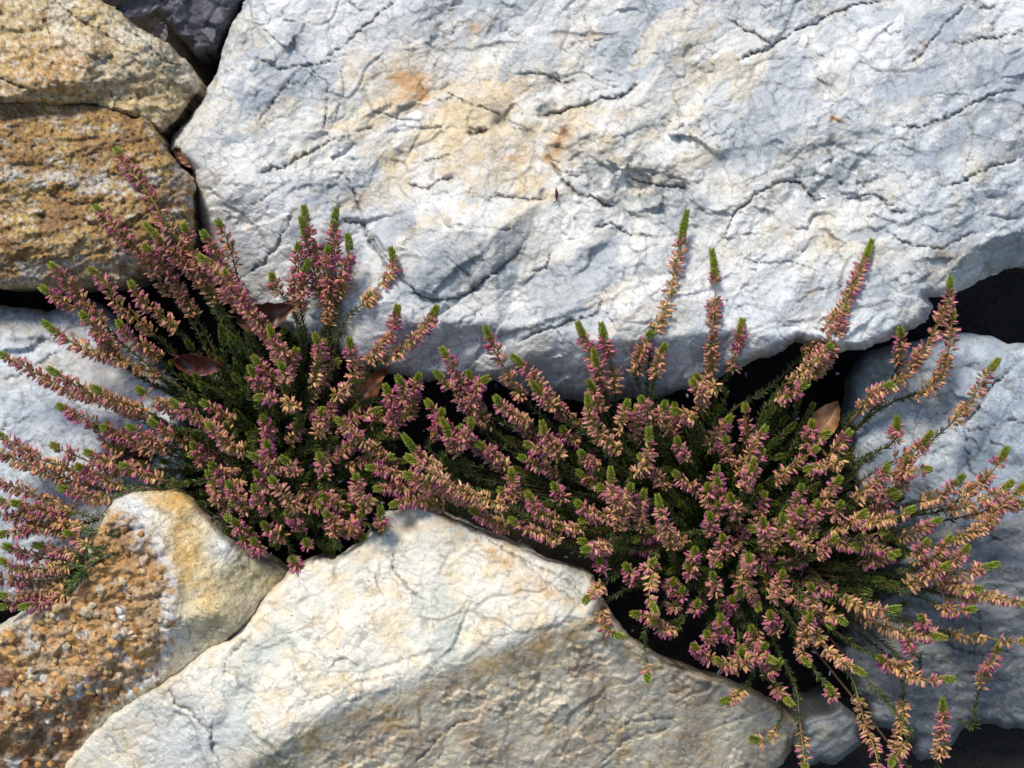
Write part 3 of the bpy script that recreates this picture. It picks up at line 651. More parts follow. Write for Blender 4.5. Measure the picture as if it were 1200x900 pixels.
def needle_template():
    V = np.array([(0, 0, 0), (.12, .02, .4), (-.12, .02, .4), (0, .07, .45), (0, 0, 1.), (0, -.04, .45)])
    F = np.array([(0, 1, 3), (0, 3, 2), (1, 4, 3), (3, 4, 2), (0, 5, 1), (0, 2, 5), (1, 5, 4), (2, 4, 5)])
    return V, F, np.array([0, .5, .5, .6, 1, .4])
NT = needle_template()

def scatter(T, pos, dirs, length, width, c0, c1, roll):
    "many copies of a template in one go; c0 -> c1 along the template's zone"
    V, F, Z = T; n = len(pos)
    d = dirs/np.linalg.norm(dirs, axis=1, keepdims=True)
    a = np.where(np.abs(d[:, 2:3]) < .9, np.array([[0, 0, 1.]]), np.array([[1., 0, 0]]))
    u = np.cross(a, d); u /= np.linalg.norm(u, axis=1, keepdims=True); v = np.cross(d, u)
    cr, sr = np.cos(roll)[:, None], np.sin(roll)[:, None]
    u, v = u*cr+v*sr, v*cr-u*sr
    W = (width[:, None, None]*(V[None, :, 0:1]*u[:, None] + V[None, :, 1:2]*v[:, None]) + length[:, None, None]*V[None, :, 2:3]*d[:, None] + pos[:, None])
    C = c0[:, None]*(1-Z[None, :, None]) + c1[:, None]*Z[None, :, None]
    FF = F[None] + (np.arange(n)*len(V))[:, None, None]
    return W.reshape(-1, 3), FF.reshape(-1, 3), C.reshape(-1, 3)

def tube(path, rad, n=5):
    V = []; F = []
    for i, p in enumerate(path):
        d = path[min(i+1, len(path)-1)] - path[max(i-1, 0)]
        u, v, _ = frame_of(d)
        for k in range(n):
            a = 2*math.pi*k/n; V.append(p + rad[i]*(u*math.cos(a)+v*math.sin(a)))
    for i in range(len(path)-1):
        for k in range(n):
            a = i*n+k; b = i*n+(k+1) % n; F += [(a, b, b+n), (a, b+n, a+n)]
    return np.array(V), np.array(F)

def resample(pts, step):
    pts = np.array(pts, float)
    # Catmull-Rom then even spacing
    P0 = np.vstack([2*pts[0]-pts[1], pts, 2*pts[-1]-pts[-2]]); out = []
    for i in range(1, len(P0)-2):
        for t in np.linspace(0, 1, 12, endpoint=False):
            a, b, c, d = P0[i-1], P0[i], P0[i+1], P0[i+2]
            out.append(.5*((2*b)+(c-a)*t+(2*a-5*b+4*c-d)*t*t+(3*b-a-3*c+d)*t**3))
    out.append(P0[-2]); out = np.array(out)
    L = np.concatenate([[0], np.cumsum(np.linalg.norm(np.diff(out, axis=0), axis=1))])
    n = max(int(L[-1]/step), 4); s = np.linspace(0, L[-1], n)
    return np.stack([np.interp(s, L, out[:, k]) for k in range(3)], 1), L[-1]

MAGENTA = np.array([.58, .075, .30]); PINK = np.array([.76, .24, .37]); FADED = np.array([.72, .40, .16])
GOLD = np.array([.60, .38, .065]); CREAM = np.array([.92, .70, .34]); ROSE = np.array([.60, .34, .17])
GRAV = -UP

def combine(parts):
    V = []; F = []; C = []; b = 0
    for v, f, c in parts:
        V.append(v); F.append(f+b); C.append(np.broadcast_to(c, v.shape)); b += len(v)
    return np.concatenate(V), np.concatenate(F), np.concatenate(C)

def build_sprig(plant, org, path, L, flower_len, tipgreen, r, pool, green=False, bloom=1.0, pinkness=.5):
    "path runs base -> tip in bank mm"
    n = len(path); s = np.linspace(0, L, n)          # distance from the base
    tdir = np.gradient(path, axis=0); tdir /= np.linalg.norm(tdir, axis=1, keepdims=True)
    rad = np.interp(s, [0, L], [1.7, .7])
    tv, tf = tube(path, rad)
    tcol = np.repeat(np.where((s > L-flower_len)[:, None], [[.34, .18, .06]], [[.12, .07, .035]]), 5, axis=0)
    parts = [(tv, tf, tcol)]
    def at(sv):
        p = np.stack([np.interp(sv, s, path[:, k]) for k in range(3)], 1)
        t = np.stack([np.interp(sv, s, tdir[:, k]) for k in range(3)], 1); return p, t/np.linalg.norm(t, axis=1, keepdims=True)
    def radial(t, ph):
        a = np.where(np.abs(t[:, 2:3]) < .9, np.array([[0, 0, 1.]]), np.array([[1., 0, 0]]))
        u = np.cross(a, t); u /= np.linalg.norm(u, axis=1, keepdims=True); v = np.cross(t, u)
        return u*np.cos(ph)[:, None] + v*np.sin(ph)[:, None]
    # needles: leafy below the flowers, sparse among them
    leaf0 = max(0, L - flower_len - 120) if not green else max(0, L-130)
    m = int((L - tipgreen - leaf0) * (1.15 if not green else 1.5))
    if m > 0:
        sv = r.uniform(leaf0, L-tipgreen, m)
        if not green:
            keep = (sv < L-flower_len+8) | (r.random(m) < .55); sv = sv[keep]
        m = len(sv); p, t = at(sv); ph = r.uniform(0, 6.28, m); rd = radial(t, ph)
        d = rd*.75 + t*r.uniform(.5, 1.0, m)[:, None]
        base = np.array([.055, .115, .018])*r.uniform(.5, 1.4, m)[:, None]
        base = np.where((r.random(m) < .16)[:, None], np.array([.16, .20, .03])*r.uniform(.6, 1.2, m)[:, None], base)
        fz = (sv > L-flower_len)[:, None]
        base = np.where(fz, np.array([.26, .23, .04])*r.uniform(.6, 1.2, m)[:, None], base)
        ln = r.uniform(5.5, 8.5, m)*(np.where(sv > L-flower_len, .7, 1))
        parts.append(scatter(NT, p+rd*.6, d, ln, ln*1.05, base*.75, base*1.15, r.uniform(0, 6.28, m)))
    V, F, C = combine(parts)
    o = link('leafy_shoot' if green else 'sprig', mesh_np('sprig', ((V-path[0]) @ ROT)/1000, F, M_LEAF, C, False), plant, ((path[0]-org) @ ROT)/1000)
    # green growing tip: dense short overlapping leaves
    tl = tipgreen; gs = .55 if green else 1.
    m = int(tl*3.2)+8
    sv = L - tl + tl*np.sort(r.random(m))**.9; p, t = at(sv); ph = np.arange(m)*2.4; rd = radial(t, ph)
    q = (sv-(L-tl))/tl
    d = rd*np.interp(q, [0, 1], [.9, .35])[:, None] + t*.9
    cc = np.array([.19, .26, .028])*(.5 if green else 1.)*r.uniform(.75, 1.3, m)[:, None]*np.array([1+.35*r.random(), 1, 1])
    ln = np.interp(q, [0, .5, 1], [6.0, 6.4, 4.4])
    tm = scatter(NT, p+rd*1.3*gs, d, ln, ln*(1.3+.8*(not green)), cc*.7, cc*1.2, ph)
    link('shoot_tip', mesh_np('shoot_tip', ((tm[0]-path[0]) @ ROT)/1000, tm[1], M_LEAF, tm[2], False), o)
    if green: return
    # flowers
    fl = flower_len - tipgreen*.7
    m = int(fl*1.75*bloom)
    if m < 3: return
    q = r.random(int(m*1.25)); g0 = r.uniform(0, 500); q = q[noise(q*fl/13+g0, q*0+.5, 77) > -.55]; m = len(q)   # 0 at the tip side, 1 at the old side
    sv = L - tipgreen*.7 - q*fl; p, t = at(sv); ph = r.uniform(0, 6.28, m); rd = radial(t, ph)
    gp = GRAV - (t@GRAV)[:, None]*t
    d = rd*r.uniform(.6, 1.0, m)[:, None] + t*r.uniform(-.05, .5, m)[:, None] + gp*r.uniform(.3, .95, m)[:, None] + r.normal(0, .12, (m, 3))
    age = np.clip(q*1.25 + r.normal(0, .22, m) + (.5-pinkness)*.9 + .03, 0, 1)[:, None]
    c1 = MAGENTA*(1-age)**1.3 + PINK*(1-(1-age)**1.3)*(1-age*.6) + FADED*(age*.6)*(1-(1-age)**1.3)
    mixg = r.random((m, 1)); c0 = ROSE*(1-age) + (CREAM*mixg + GOLD*(1-mixg))*age
    c0 = np.where(r.random((m, 1)) < .2, np.array([.40, .34, .06]), c0)
    br = r.uniform(.5, 1.25, m)[:, None]; c0 = c0*br; c1 = c1*br
    ln = r.uniform(6.4, 10.0, m)*np.interp(q, [0, .12, 1], [.7, 1, .95]); wd = ln*r.uniform(.6, .82, m)
    roll = r.uniform(0, 6.28, m)
    off = p + rd*r.uniform(.8, 4.0, m)[:, None]*np.interp(q, [0, .4, 1], [.7, 1, 1.15])[:, None]
    pool.append((o, path[0], off, d, ln, wd, c0, c1, roll))

def place_flowers(pool, r, n_single=300):
    "the flowers that show largest are objects of their own, the rest of each sprig one mesh"
    z = np.concatenate([p[2][:, 2]+p[4]*4 for p in pool]); thr = np.sort(z)[-n_single] if len(z) > n_single else -1e9
    variants = []
    for k in range(10):
        a = k/9
        c1 = MAGENTA*(1-a)+FADED*a if k else MAGENTA; c0 = ROSE*(1-a)+CREAM*.9*a
        V, F, Z = FT; C = c0*(1-Z[:, None])+c1*Z[:, None]
        variants.append(mesh_np('flower', V/1000, F, M_FLOWER, C, False))
    from mathutils import Matrix, Quaternion
    n1 = 0
    for (o, b, off, d, ln, wd, c0, c1, roll) in pool:
        big_ = off[:, 2]+ln*4 >= thr
        if n1 + big_.sum() > n_single:
            ix = np.nonzero(big_)[0][max(0, n_single-n1):]; big_[ix] = False
        n1 += int(big_.sum())
        for i in np.nonzero(big_)[0]:
            a = np.clip((c1[i][1]/c1[i].sum() - .10)/.19, 0, 1)
            f = link('flower', variants[int(round(a*9))], o, ((off[i]-b) @ ROT)/1000)
            dw = Vector((d[i] @ ROT)); f.rotation_mode = 'QUATERNION'
            f.rotation_quaternion = dw.to_track_quat('Z', 'Y') @ Quaternion((0, 0, 1), float(roll[i]))
            f.scale = (wd[i], wd[i], ln[i])
        k = ~big_
        if k.sum() == 0: continue
        V, F, C = scatter(FT, off[k], d[k], ln[k], wd[k], c0[k], c1[k], roll[k])
        f = link('flowers', mesh_np('flowers', ((V-b) @ ROT)/1000, F, M_FLOWER, C, False), o)
        f['kind'] = 'stuff'

# traced sprigs: tip first, running back to the plant; optional !pink  >flowering length  ^tip height  *green tip length
LEFT = '''
136,173 149,196 173,226 194,263 210,280 224,300 236,335 265,390 >190 ^60 !.6
112,242 131,263 149,284 173,308 187,329 205,350 230,385 >140 ^50 !.6
170,263 187,282 205,301 224,315 243,338 270,380 >110 ^55 *26 !.5
215,263 222,282 231,308 243,333 262,370 >110 ^60 !.4
254,259 264,277 273,301 278,322 290,360 >60 ^50 !.35 %.7
237,273 247,289 259,308 275,345 290,380 >90 ^50 !.5
58,310 75,326 93,347 110,368 135,395 170,425 >95 ^40 !.6
48,337 72,352 93,364 115,385 135,414 165,440 >120 ^45 !.5
105,315 124,333 138,357 156,371 185,395 215,425 >110 ^30 !.4 %.8
152,331 168,354 191,371 215,395 240,425 >80 ^30 !.45 %.8
168,288 182,300 198,319 217,352 240,390 >110 ^45 !.7
236,301 252,315 266,343 280,365 300,400 >80 ^70 *20 !.7
233,300 254,318 273,343 300,375 322,402 335,432 >170 ^90 !.3
262,318 285,352 305,380 325,410 338,445 >150 ^80 !.55
357,243 363,274 372,299 381,325 384,360 378,420 >125 ^60 *16 !.6
352,255 358,280 366,310 375,338 380,380 >110 ^65 *24 !.7
394,245 391,271 393,297 393,325 391,360 380,420 >130 ^60 *22 !.8
407,276 409,295 402,318 398,346 390,400 >80 ^65 *16 !.8
385,290 384,320 386,350 384,390 >100 ^60 !.6
458,292 461,311 447,332 430,353 409,369 395,400 >75 ^40 *14 !.45 %.85
318,320 323,337 332,348 342,362 358,400 >25 ^40 !.6 *14
362,306 356,330 353,360 358,410 >70 ^55 *16 !.7
350,286 349,318 344,341 346,365 352,420 >95 ^50 !.6
466,358 463,374 456,393 440,414 429,428 412,465 >85 ^60 *10 !.9
512,360 500,381 479,402 458,418 433,432 412,470 >100 ^60 *10 !.5
409,397 412,414 416,430 412,455 >60 ^70 !.7 *12
368,393 374,407 372,423 366,455 >38 ^60 !.75 *12
316,383 323,404 335,420 340,450 >50 ^70 !.5 *16
293,430 300,446 308,462 >28 ^60 !.8
328,425 334,439 333,455 335,480 >30 ^55 !.6
50,377 79,398 110,412 135,419 163,431 187,440 220,460 >150 ^45 *20 !.35
0,415 28,428 58,447 89,459 117,468 149,480 173,494 198,505 >170 ^40 !.4
57,431 77,445 103,459 131,470 154,480 190,495 >115 ^55 *14 !.3
68,475 93,487 114,498 145,508 173,519 196,524 >130 ^35 !.6
-5,508 16,519 42,536 68,545 93,554 121,556 170,555 >120 ^35 !.4
-30,518 0,531 30,543 56,554 79,561 112,572 140,575 >140 ^45 !.2
138,377 149,393 168,405 187,421 215,445 >75 ^35 !.6
95,368 105,380 117,393 135,414 160,440 >80 ^50 !.6
110,455 135,470 160,478 190,492 >80 ^50 !.15
200,470 215,484 236,491 254,505 275,520 300,530 >95 ^55 !.6
243,497 258,513 277,525 291,530 310,545 >60 ^65 !.25
-5,585 24,596 50,606 78,614 108,622 140,625 >110 ^40 !.35
0,627 24,620 50,618 76,624 104,634 >80 ^45 !.65
0,656 24,666 50,666 80,664 100,662 130,650 >80 ^30 !.45
0,698 20,698 40,694 70,688 88,680 110,660 >75 ^20 !.45
25,712 40,708 60,704 80,694 100,675 >55 ^22 !.8
70,572 90,578 112,584 136,580 165,570 >60 ^25 !.5
40,638 60,642 84,648 104,650 125,640 >55 ^20 !.8
76,624 90,632 104,640 120,640 >35 ^30 !.8
110,498 125,520 150,530 180,535 >50 ^10 !.8
120,545 140,545 165,548 200,550 >50 ^5 !.8
300,467 312,465 326,469 340,474 352,486 350,505 >60 ^75 !.35
307,488 312,498 315,512 >32 ^60 !.9
244,553 251,569 256,588 262,605 >50 ^60 !.6
268,565 279,583 291,602 300,610 >50 ^60 !.5
298,569 305,588 321,604 330,610 >45 ^70 !.9
317,560 333,581 349,597 361,614 >62 ^75 !.25
293,534 312,544 326,548 340,551 350,560 >55 ^60 !.6
331,537 345,551 352,558 360,562 >32 ^60 !.6
312,518 314,530 318,545 >25 ^55 !.9
373,532 377,546 384,562 385,575 >35 ^70 !.7
377,480 375,497 372,512 >30 ^60 !.4 *5
300,553 308,562 318,570 >22 ^50 !.8
275,611 280,620 290,622 >20 ^45 !.9
310,614 321,623 330,628 >26 ^55 !.5
284,627 290,632 >18 ^40 !.9
296,633 302,644 >18 ^40 !.95
358,634 363,641 >18 ^35 !.95
342,655 346,660 >12 ^30 !.9
417,558 419,574 429,588 425,600 417,612 >62 ^75 !.3 *4
380,602 391,614 393,628 398,640 >38 ^60 !.5
377,581 388,585 396,592 >25 ^55 !.5
445,595 447,611 445,625 >25 ^50 !.8 *14
452,453 458,470 461,490 455,512 >70 ^60 !.9
466,442 475,460 468,481 461,500 >70 ^65 !.5
491,439 484,460 478,485 >55 ^50 !.9
396,492 417,511 438,525 461,546 480,560 >95 ^60 !.3
350,495 345,512 342,530 >25 ^30 !.9
225,520 232,530 240,545 >25 ^30 !.95
247,545 262,553 275,562 >30 ^40 !.85
425,600 415,612 408,625 >30 ^50 !.6
335,600 350,612 355,628 >35 ^50 !.85
-10,560 20,572 50,585 85,598 120,605 >100 ^35 !.5
-10,600 15,605 45,612 80,620 115,622 >95 ^30 !.4
5,640 30,648 60,655 95,655 125,645 >90 ^25 !.7
-10,675 20,680 50,680 85,675 115,660 >90 ^20 !.5
15,590 40,595 70,605 105,612 >70 ^40 !.8
0,712 25,704 50,698 80,690 105,672 >70 ^15 !.6
60,520 85,532 115,545 150,552 190,560 >90 ^30 !.6
100,530 125,540 150,548 190,552 >70 ^40 !.35
120,500 145,512 170,525 205,535 >70 ^20 !.7
150,500 175,515 200,528 240,540 >60 ^40 !.45
160,455 185,470 210,485 240,500 >60 ^40 !.5
90,545 115,560 145,568 180,572 >60 ^30 !.8
'''
RIGHT = '''
567,383 578,407 592,432 606,458 620,474 650,500 >105 ^60 *14 !.65
601,416 617,432 634,453 650,474 669,493 692,507 >100 ^60 *16 !.35
624,449 634,462 650,478 665,492 >45 ^65 *14 !.6
517,409 531,430 543,453 561,484 580,505 620,535 >115 ^60 !.6
510,435 526,453 545,474 561,498 590,525 >85 ^65 *16 !.6
573,442 560,452 554,472 566,491 590,515 >60 ^60 !.85
548,437 554,458 562,480 >60 ^55 !.7
580,465 594,481 613,493 629,502 660,525 >65 ^60 !.55
635,494 641,512 655,533 664,547 690,570 >58 ^60 *14 !.6
552,491 550,507 533,523 520,535 540,550 >55 ^60 !.7
517,492 529,516 543,540 560,560 >50 ^65 *26 !.5
519,480 512,500 505,515 515,535 >50 ^50 !.9
473,510 487,528 505,544 526,558 560,575 >70 ^75 *22 !.3
477,535 496,547 517,560 543,574 580,588 603,598 640,615 >135 ^85 *12 !.2
475,556 500,568 530,580 560,590 600,605 >110 ^50 !.4
500,560 525,572 550,585 590,600 >90 ^60 !.4
599,551 601,570 608,588 625,605 >42 ^50 !.5
617,577 631,598 655,612 690,635 >65 ^55 !.6
599,608 617,621 643,628 660,637 690,650 >75 ^50 !.6
440,572 465,570 495,577 530,590 >80 ^45 !.4
458,592 484,586 512,592 545,602 >75 ^40 !.6
430,548 455,552 485,560 520,575 >80 ^50 !.5
552,598 571,607 589,616 620,628 >60 ^35 !.5
648,568 657,581 670,595 >22 ^40 !.9
676,589 687,598 704,602 725,615 >35 ^50 !.7
560,520 575,530 590,545 600,570 >60 ^45 !.6
600,480 615,500 630,520 650,545 >70 ^30 !.45
540,500 555,520 575,535 600,555 >75 ^45 !.7
500,470 515,490 530,505 560,530 >75 ^40 !.7
650,470 660,485 680,500 >40 ^30 !.5
685,645 699,645 715,642 740,636 >40 ^60 !.4
701,654 704,666 715,668 >20 ^50 !.9
685,705 697,692 707,686 725,672 >38 ^60 !.4
805,247 800,277 791,312 786,342 777,370 765,393 760,430 762,480 >145 ^55 *30 !.35 %.75
763,389 753,408 746,433 752,465 >62 ^60 !.25 *5
781,405 775,418 768,438 765,470 >45 ^60 !.4
835,293 838,323 837,358 835,393 833,428 826,455 812,500 >160 ^60 *30 !.55
870,375 866,395 862,415 856,435 836,475 >75 ^50 *10 !.7 %.8
677,379 690,410 697,435 705,475 718,540 >115 ^60 *14 !.6
704,380 711,405 718,430 722,470 730,520 >90 ^60 *14 !.75
695,410 700,430 708,455 715,490 >60 ^70 *18 !.5
688,447 694,455 701,473 712,500 >50 ^60 *14 !.3
688,463 694,491 705,510 722,524 738,531 752,540 >90 ^80 *18 !.25
750,466 757,480 765,498 770,520 >50 ^65 !.35 *4
735,470 730,490 728,510 735,530 >45 ^60 !.3
780,472 775,485 770,500 775,520 >35 ^60 !.1
759,503 761,524 757,543 743,557 735,570 >70 ^80 *14 !.45
715,550 717,572 725,600 722,625 715,640 >85 ^95 *16 !.35
740,568 735,590 730,610 735,640 >65 ^80 !.15
815,440 822,450 838,455 850,460 >45 ^65 !.1 *6
810,445 818,458 824,470 812,500 >50 ^75 !.1 *5
789,480 803,487 817,494 822,510 >38 ^60 !.6
794,513 799,529 805,540 >28 ^50 !.85
883,538 878,557 873,573 868,590 >50 ^75 *14 !.7
841,562 843,575 848,590 >28 ^60 !.9
855,580 858,592 865,605 >28 ^60 !.6
830,568 828,580 835,595 >22 ^55 !.7
680,529 689,540 705,550 720,565 >38 ^45 !.75
770,581 777,607 784,628 788,649 792,660 >78 ^80 *18 !.3
755,575 750,595 752,620 755,640 >60 ^65 !.6
831,602 833,620 838,635 >28 ^65 *14 !.95
847,628 847,642 848,655 >26 ^55 !.7
814,644 812,658 815,668 >20 ^60 !.8
806,660 810,672 >18 ^50 !.9
835,672 837,684 840,695 >22 ^60 !.9
877,650 877,665 870,686 868,700 >46 ^80 !.35
917,670 912,688 905,700 >36 ^70 !.4
770,716 762,700 763,680 767,660 775,640 >66 ^70 *10 !.1
730,746 715,740 704,723 712,705 735,690 >55 ^60 *16 !.3
742,719 760,723 775,728 790,730 >45 ^50 !.7
765,728 780,738 795,735 >35 ^45 !.8
683,644 700,642 711,640 735,630 >45 ^65 !.5
732,663 738,672 745,680 >24 ^45 !.9
767,656 760,668 >16 ^50 !.9
903,717 905,730 908,745 >25 ^60 !.9
828,740 832,750 >20 ^45 !.95
812,756 820,765 835,770 >28 ^45 !.9
844,721 846,735 >22 ^40 !.95
850,735 852,748 >20 ^30 !.95
917,605 914,620 908,635 895,640 >40 ^70 !.7
893,609 897,625 900,640 >34 ^75 !.4
940,595 930,612 925,630 >40 ^65 !.5
927,622 935,635 945,640 >28 ^65 !.5
1021,282 1013,307 1002,331 988,356 971,382 955,405 934,424 900,455 850,490 >165 ^50 *24 !.6
992,360 986,378 976,401 960,429 939,447 905,475 >105 ^60 !.25 *4
975,405 955,425 930,445 910,460 >75 ^75 !.15 *4
945,450 930,460 915,465 895,480 >45 ^50 !.9
1114,326 1111,354 1100,380 1083,408 1065,433 1046,452 1020,468 980,500 >175 ^50 *16 !.45
1116,363 1113,398 1107,433 1088,457 1065,466 1030,480 >120 ^45 *10 !.4 %.85
1055,384 1055,405 1051,433 1040,460 >50 ^45 *10 !.7 %.8
1045,450 1025,462 1010,478 990,500 >70 ^65 !.2
1170,422 1151,450 1136,472 1115,496 1093,515 1067,539 1045,557 980,590 >90 ^45 *16 !.5 %.85
1093,508 1080,522 1060,535 1040,545 >60 ^60 !.65 *14
1181,525 1163,552 1141,571 1115,589 1080,600 >85 ^45 *16 !.5
1128,557 1107,579 1080,587 1050,595 >65 ^55 *10 !.4
1187,565 1163,581 1128,595 1100,600 1060,605 >85 ^50 *12 !.4
1204,566 1173,595 1152,616 1120,632 1080,645 >110 ^60 *16 !.3
1205,590 1180,593 1150,600 1120,608 >70 ^60 !.2
1091,550 1067,552 1045,557 1020,570 >55 ^60 !.6
1040,545 1029,565 1008,579 995,592 970,605 >65 ^65 !.4
944,550 958,548 975,545 990,540 1000,560 >55 ^60 !.5
939,569 935,590 930,605 >38 ^65 !.6
1072,595 1051,605 1024,611 995,608 975,615 >80 ^65 *10 !.15
1101,609 1077,621 1051,632 1020,640 >60 ^50 *10 !.4
1171,661 1141,669 1109,675 1070,680 1030,690 >95 ^50 *16 !.2
1088,633 1078,645 1072,658 1060,670 >40 ^60 !.6
1115,630 1100,648 1085,660 1060,672 >60 ^60 !.25
979,630 968,640 955,650 940,655 >35 ^60 !.7
1051,490 1051,505 1045,520 1020,535 >32 ^55 *12 !.9
952,494 947,515 940,530 >32 ^40 !.5
985,560 975,575 965,590 955,605 >45 ^60 !.35
1015,600 1000,612 985,618 960,625 >55 ^70 !.3
960,590 955,605 948,620 >40 ^60 !.4
1000,640 1030,640 1060,650 >30 ^40 !.6
1053,713 1032,716 1005,708 985,700 960,690 >65 ^60 *12 !.2
1107,748 1075,743 1043,735 1016,727 985,710 >90 ^55 *14 !.25
1117,796 1085,796 1059,788 1043,777 1010,760 >85 ^50 *14 !.3
1011,788 989,777 973,764 957,745 935,720 >75 ^65 *12 !.15
971,804 975,815 965,800 950,780 >25 ^50 *12 !.8
907,775 893,770 878,775 865,783 855,770 >60 ^60 *10 !.5
915,775 905,785 895,795 890,780 >30 ^50 *10 !.8
840,773 850,780 865,775 880,765 >38 ^55 !.6
928,825 915,812 905,800 898,785 >35 ^45 *12 !.7
845,822 862,816 872,805 880,790 >36 ^45 *10 !.3
880,864 897,868 911,855 916,838 912,815 >45 ^35 *10 !.05 %.4
949,685 951,697 950,710 >24 ^55 !.8
950,720 945,735 940,750 >34 ^50 !.3
947,778 940,765 >22 ^35 !.4
943,905 942,880 940,857 936,831 930,800 >60 ^10 !.4 %.45
1032,915 1027,889 1016,852 1005,817 995,790 >100 ^10 !.6 %.6
1052,912 1048,881 1056,852 1059,820 1050,790 >95 ^25 !.3
1104,820 1105,840 1103,870 1098,905 1090,930 >85 ^40 *16 !.5
1172,755 1162,775 1152,795 1142,830 1135,850 >70 ^-10 !.7 %.6
1045,895 1052,885 1060,870 1062,850 >40 ^40 !.6
1205,753 1180,752 1160,748 1123,743 1085,735 >90 ^20 !.1 %.55
1141,713 1125,716 1105,712 1080,700 >45 ^50 *8 !.9
1205,710 1175,702 1150,700 1110,698 1080,690 >95 ^50 !.2
1078,722 1082,732 1088,745 >24 ^60 !.95 *3
1060,740 1068,760 1078,775 1070,790 >45 ^40 !.8
1030,770 1045,780 1060,775 >40 ^50 !.5
1110,660 1095,670 1075,680 1050,690 >60 ^60 !.4
1135,640 1120,655 1095,668 1070,680 >60 ^60 !.25
1150,690 1130,690 1105,685 1080,690 >55 ^50 !.3
760,797 758,780 755,752 758,735 >20 ^35 *14 !.7 %.4
990,730 975,722 960,715 >28 ^35 !.5
985,590 978,600 >20 ^60 !.7
1065,535 1058,560 1050,575 >50 ^45 !.4
800,690 795,700 790,712 >24 ^20 !.95
818,705 815,715 >22 ^20 !.95
790,680 785,690 >22 ^25 !.9
858,700 855,712 >20 ^20 !.95
880,735 885,750 >26 ^20 !.9
898,755 890,765 >30 ^30 !.7
870,760 868,772 >26 ^30 !.9
'''
def parse(txt):
    out = []
    for ln in txt.strip().splitlines():
        pts = []; fl = 60; tz = 50; pk = .5; tg = 8; bl = 1.
        for tk in ln.split():
            if tk[0] == '>': fl = float(tk[1:])
            elif tk[0] == '^': tz = float(tk[1:])
            elif tk[0] == '!': pk = float(tk[1:])
            elif tk[0] == '*': tg = float(tk[1:])
            elif tk[0] == '%': bl = float(tk[1:])
            else: a, b = tk.split(','); pts.append((float(a), float(b)))
        out.append((pts, fl, tz, pk, tg, bl))
    return out

def heath(txt, root, region, label, n_green, seed, n_inner=40):
    r = np.random.default_rng(seed)
    org = unproj(np.array(float(root[0])), np.array(float(root[1])), -150.)
    pl = bpy.data.objects.new('heath_plant', None); sc.collection.objects.link(pl)
    pl.location = (org @ ROT)/1000; pl.empty_display_size = .05
    tag(pl, label, 'plant')
    pool = []
    for pts, fl, tz, pk, tg, bl in parse(txt):
        pts = np.array(pts); m = len(pts)
        seg = np.concatenate([[0], np.cumsum(np.hypot(*np.diff(pts, axis=0).T))])
        T = max(seg[-1], 1)
        zb = tz - min(75, 28 + seg[-1]*.45)
        w = tz + (zb-tz)*(seg/T)**1.3
        for i in range(m):
            w[i] = max(w[i], hm(*pts[i]) + 7)
        w = np.convolve(np.concatenate([[w[0]], w, [w[-1]]]), [.25, .5, .25], 'valid')
        P3 = [unproj(np.array(p[0]), np.array(p[1]), z) for p, z in zip(pts, w)]
        # buried lower stem runs towards the root crown
        rt = np.array(root, float) + r.normal(0, 22, 2)
        last = pts[-1]; e1 = last + (rt-last)*.35; e2 = last + (rt-last)*.72
        P3.append(unproj(e1[0], e1[1], min(w[-1]-30, -30.))); P3.append(unproj(e2[0], e2[1], -100.))
        P3 = P3[::-1]
        path, L = resample(P3, 6.0)
        # small natural waver
        wob = np.stack([fbm(np.arange(len(path))*6., np.full(len(path), r.uniform(0, 999)), 40, 700+k, 2) for k in range(3)], 1)*2.2
        path = path + wob*np.linspace(0, 1, len(path))[:, None]
        f3 = fl * (L/ max(L, 1)) * max(1., np.linalg.norm(P3[-1]-P3[-2]) / max(np.hypot(*(pts[0]-pts[1])), 1)) if len(pts) < 4 else fl
        build_sprig(pl, org, path, L, min(max(f3, fl), L*.9), min(tg*1.0+3, fl*.5), r, pool, False, bl, pk)
    poly = P(region)
    # lower flowering sprigs half hidden inside the bush
    c = 0
    while c < n_inner:
        x = r.uniform(min(p[0] for p in poly), max(p[0] for p in poly)); y = r.uniform(min(p[1] for p in poly), max(p[1] for p in poly))
        if not inside(np.array([x]), np.array([y]), poly)[0]: continue
        rt = np.array(root, float) + r.normal(0, 30, 2); tip = np.array([x, y]); dist = max(np.hypot(*(tip-rt)), 1)
        out = (tip-rt)/dist; zt = r.uniform(5, 42)
        b = tip - out*min(dist*.8, r.uniform(60, 110)); mid = (tip+b)/2 + r.normal(0, 7, 2)
        path, L = resample([unproj(b[0], b[1], -70.), unproj(mid[0], mid[1], zt-22), unproj(x, y, zt)], 6.0)
        build_sprig(pl, org, path, L, min(r.uniform(26, 70), L*.8), r.uniform(7, 13), r, pool, False, r.uniform(.6, 1), r.uniform(.5, 1.1))
        c += 1
    # leafy shoots without flowers filling the inside
    xs = [p[0] for p in poly]; ys = [p[1] for p in poly]; c = 0
    while c < n_green:
        x = r.uniform(min(xs), max(xs)); y = r.uniform(min(ys), max(ys))
        if not inside(np.array([x]), np.array([y]), poly)[0]: continue
        rt = np.array(root, float) + r.normal(0, 40, 2)
        tip = np.array([x, y]); dist = np.hypot(*(tip-rt))
        out = (tip-rt)/max(dist, 1)
        zt = r.uniform(-45, 16)
        b = tip - out*min(dist, r.uniform(60, 120))
        mid = (tip+b)/2 + r.normal(0, 8, 2)
        P3 = [unproj(b[0], b[1], -90.), unproj(mid[0], mid[1], zt-30), unproj(x, y, zt)]
        path, L = resample(P3, 7.0)
        build_sprig(pl, org, path, L, 0, r.uniform(8, 16), r, pool, True)
        c += 1
    place_flowers(pool, r)
    return pl, sum(len(p[2]) for p in pool)

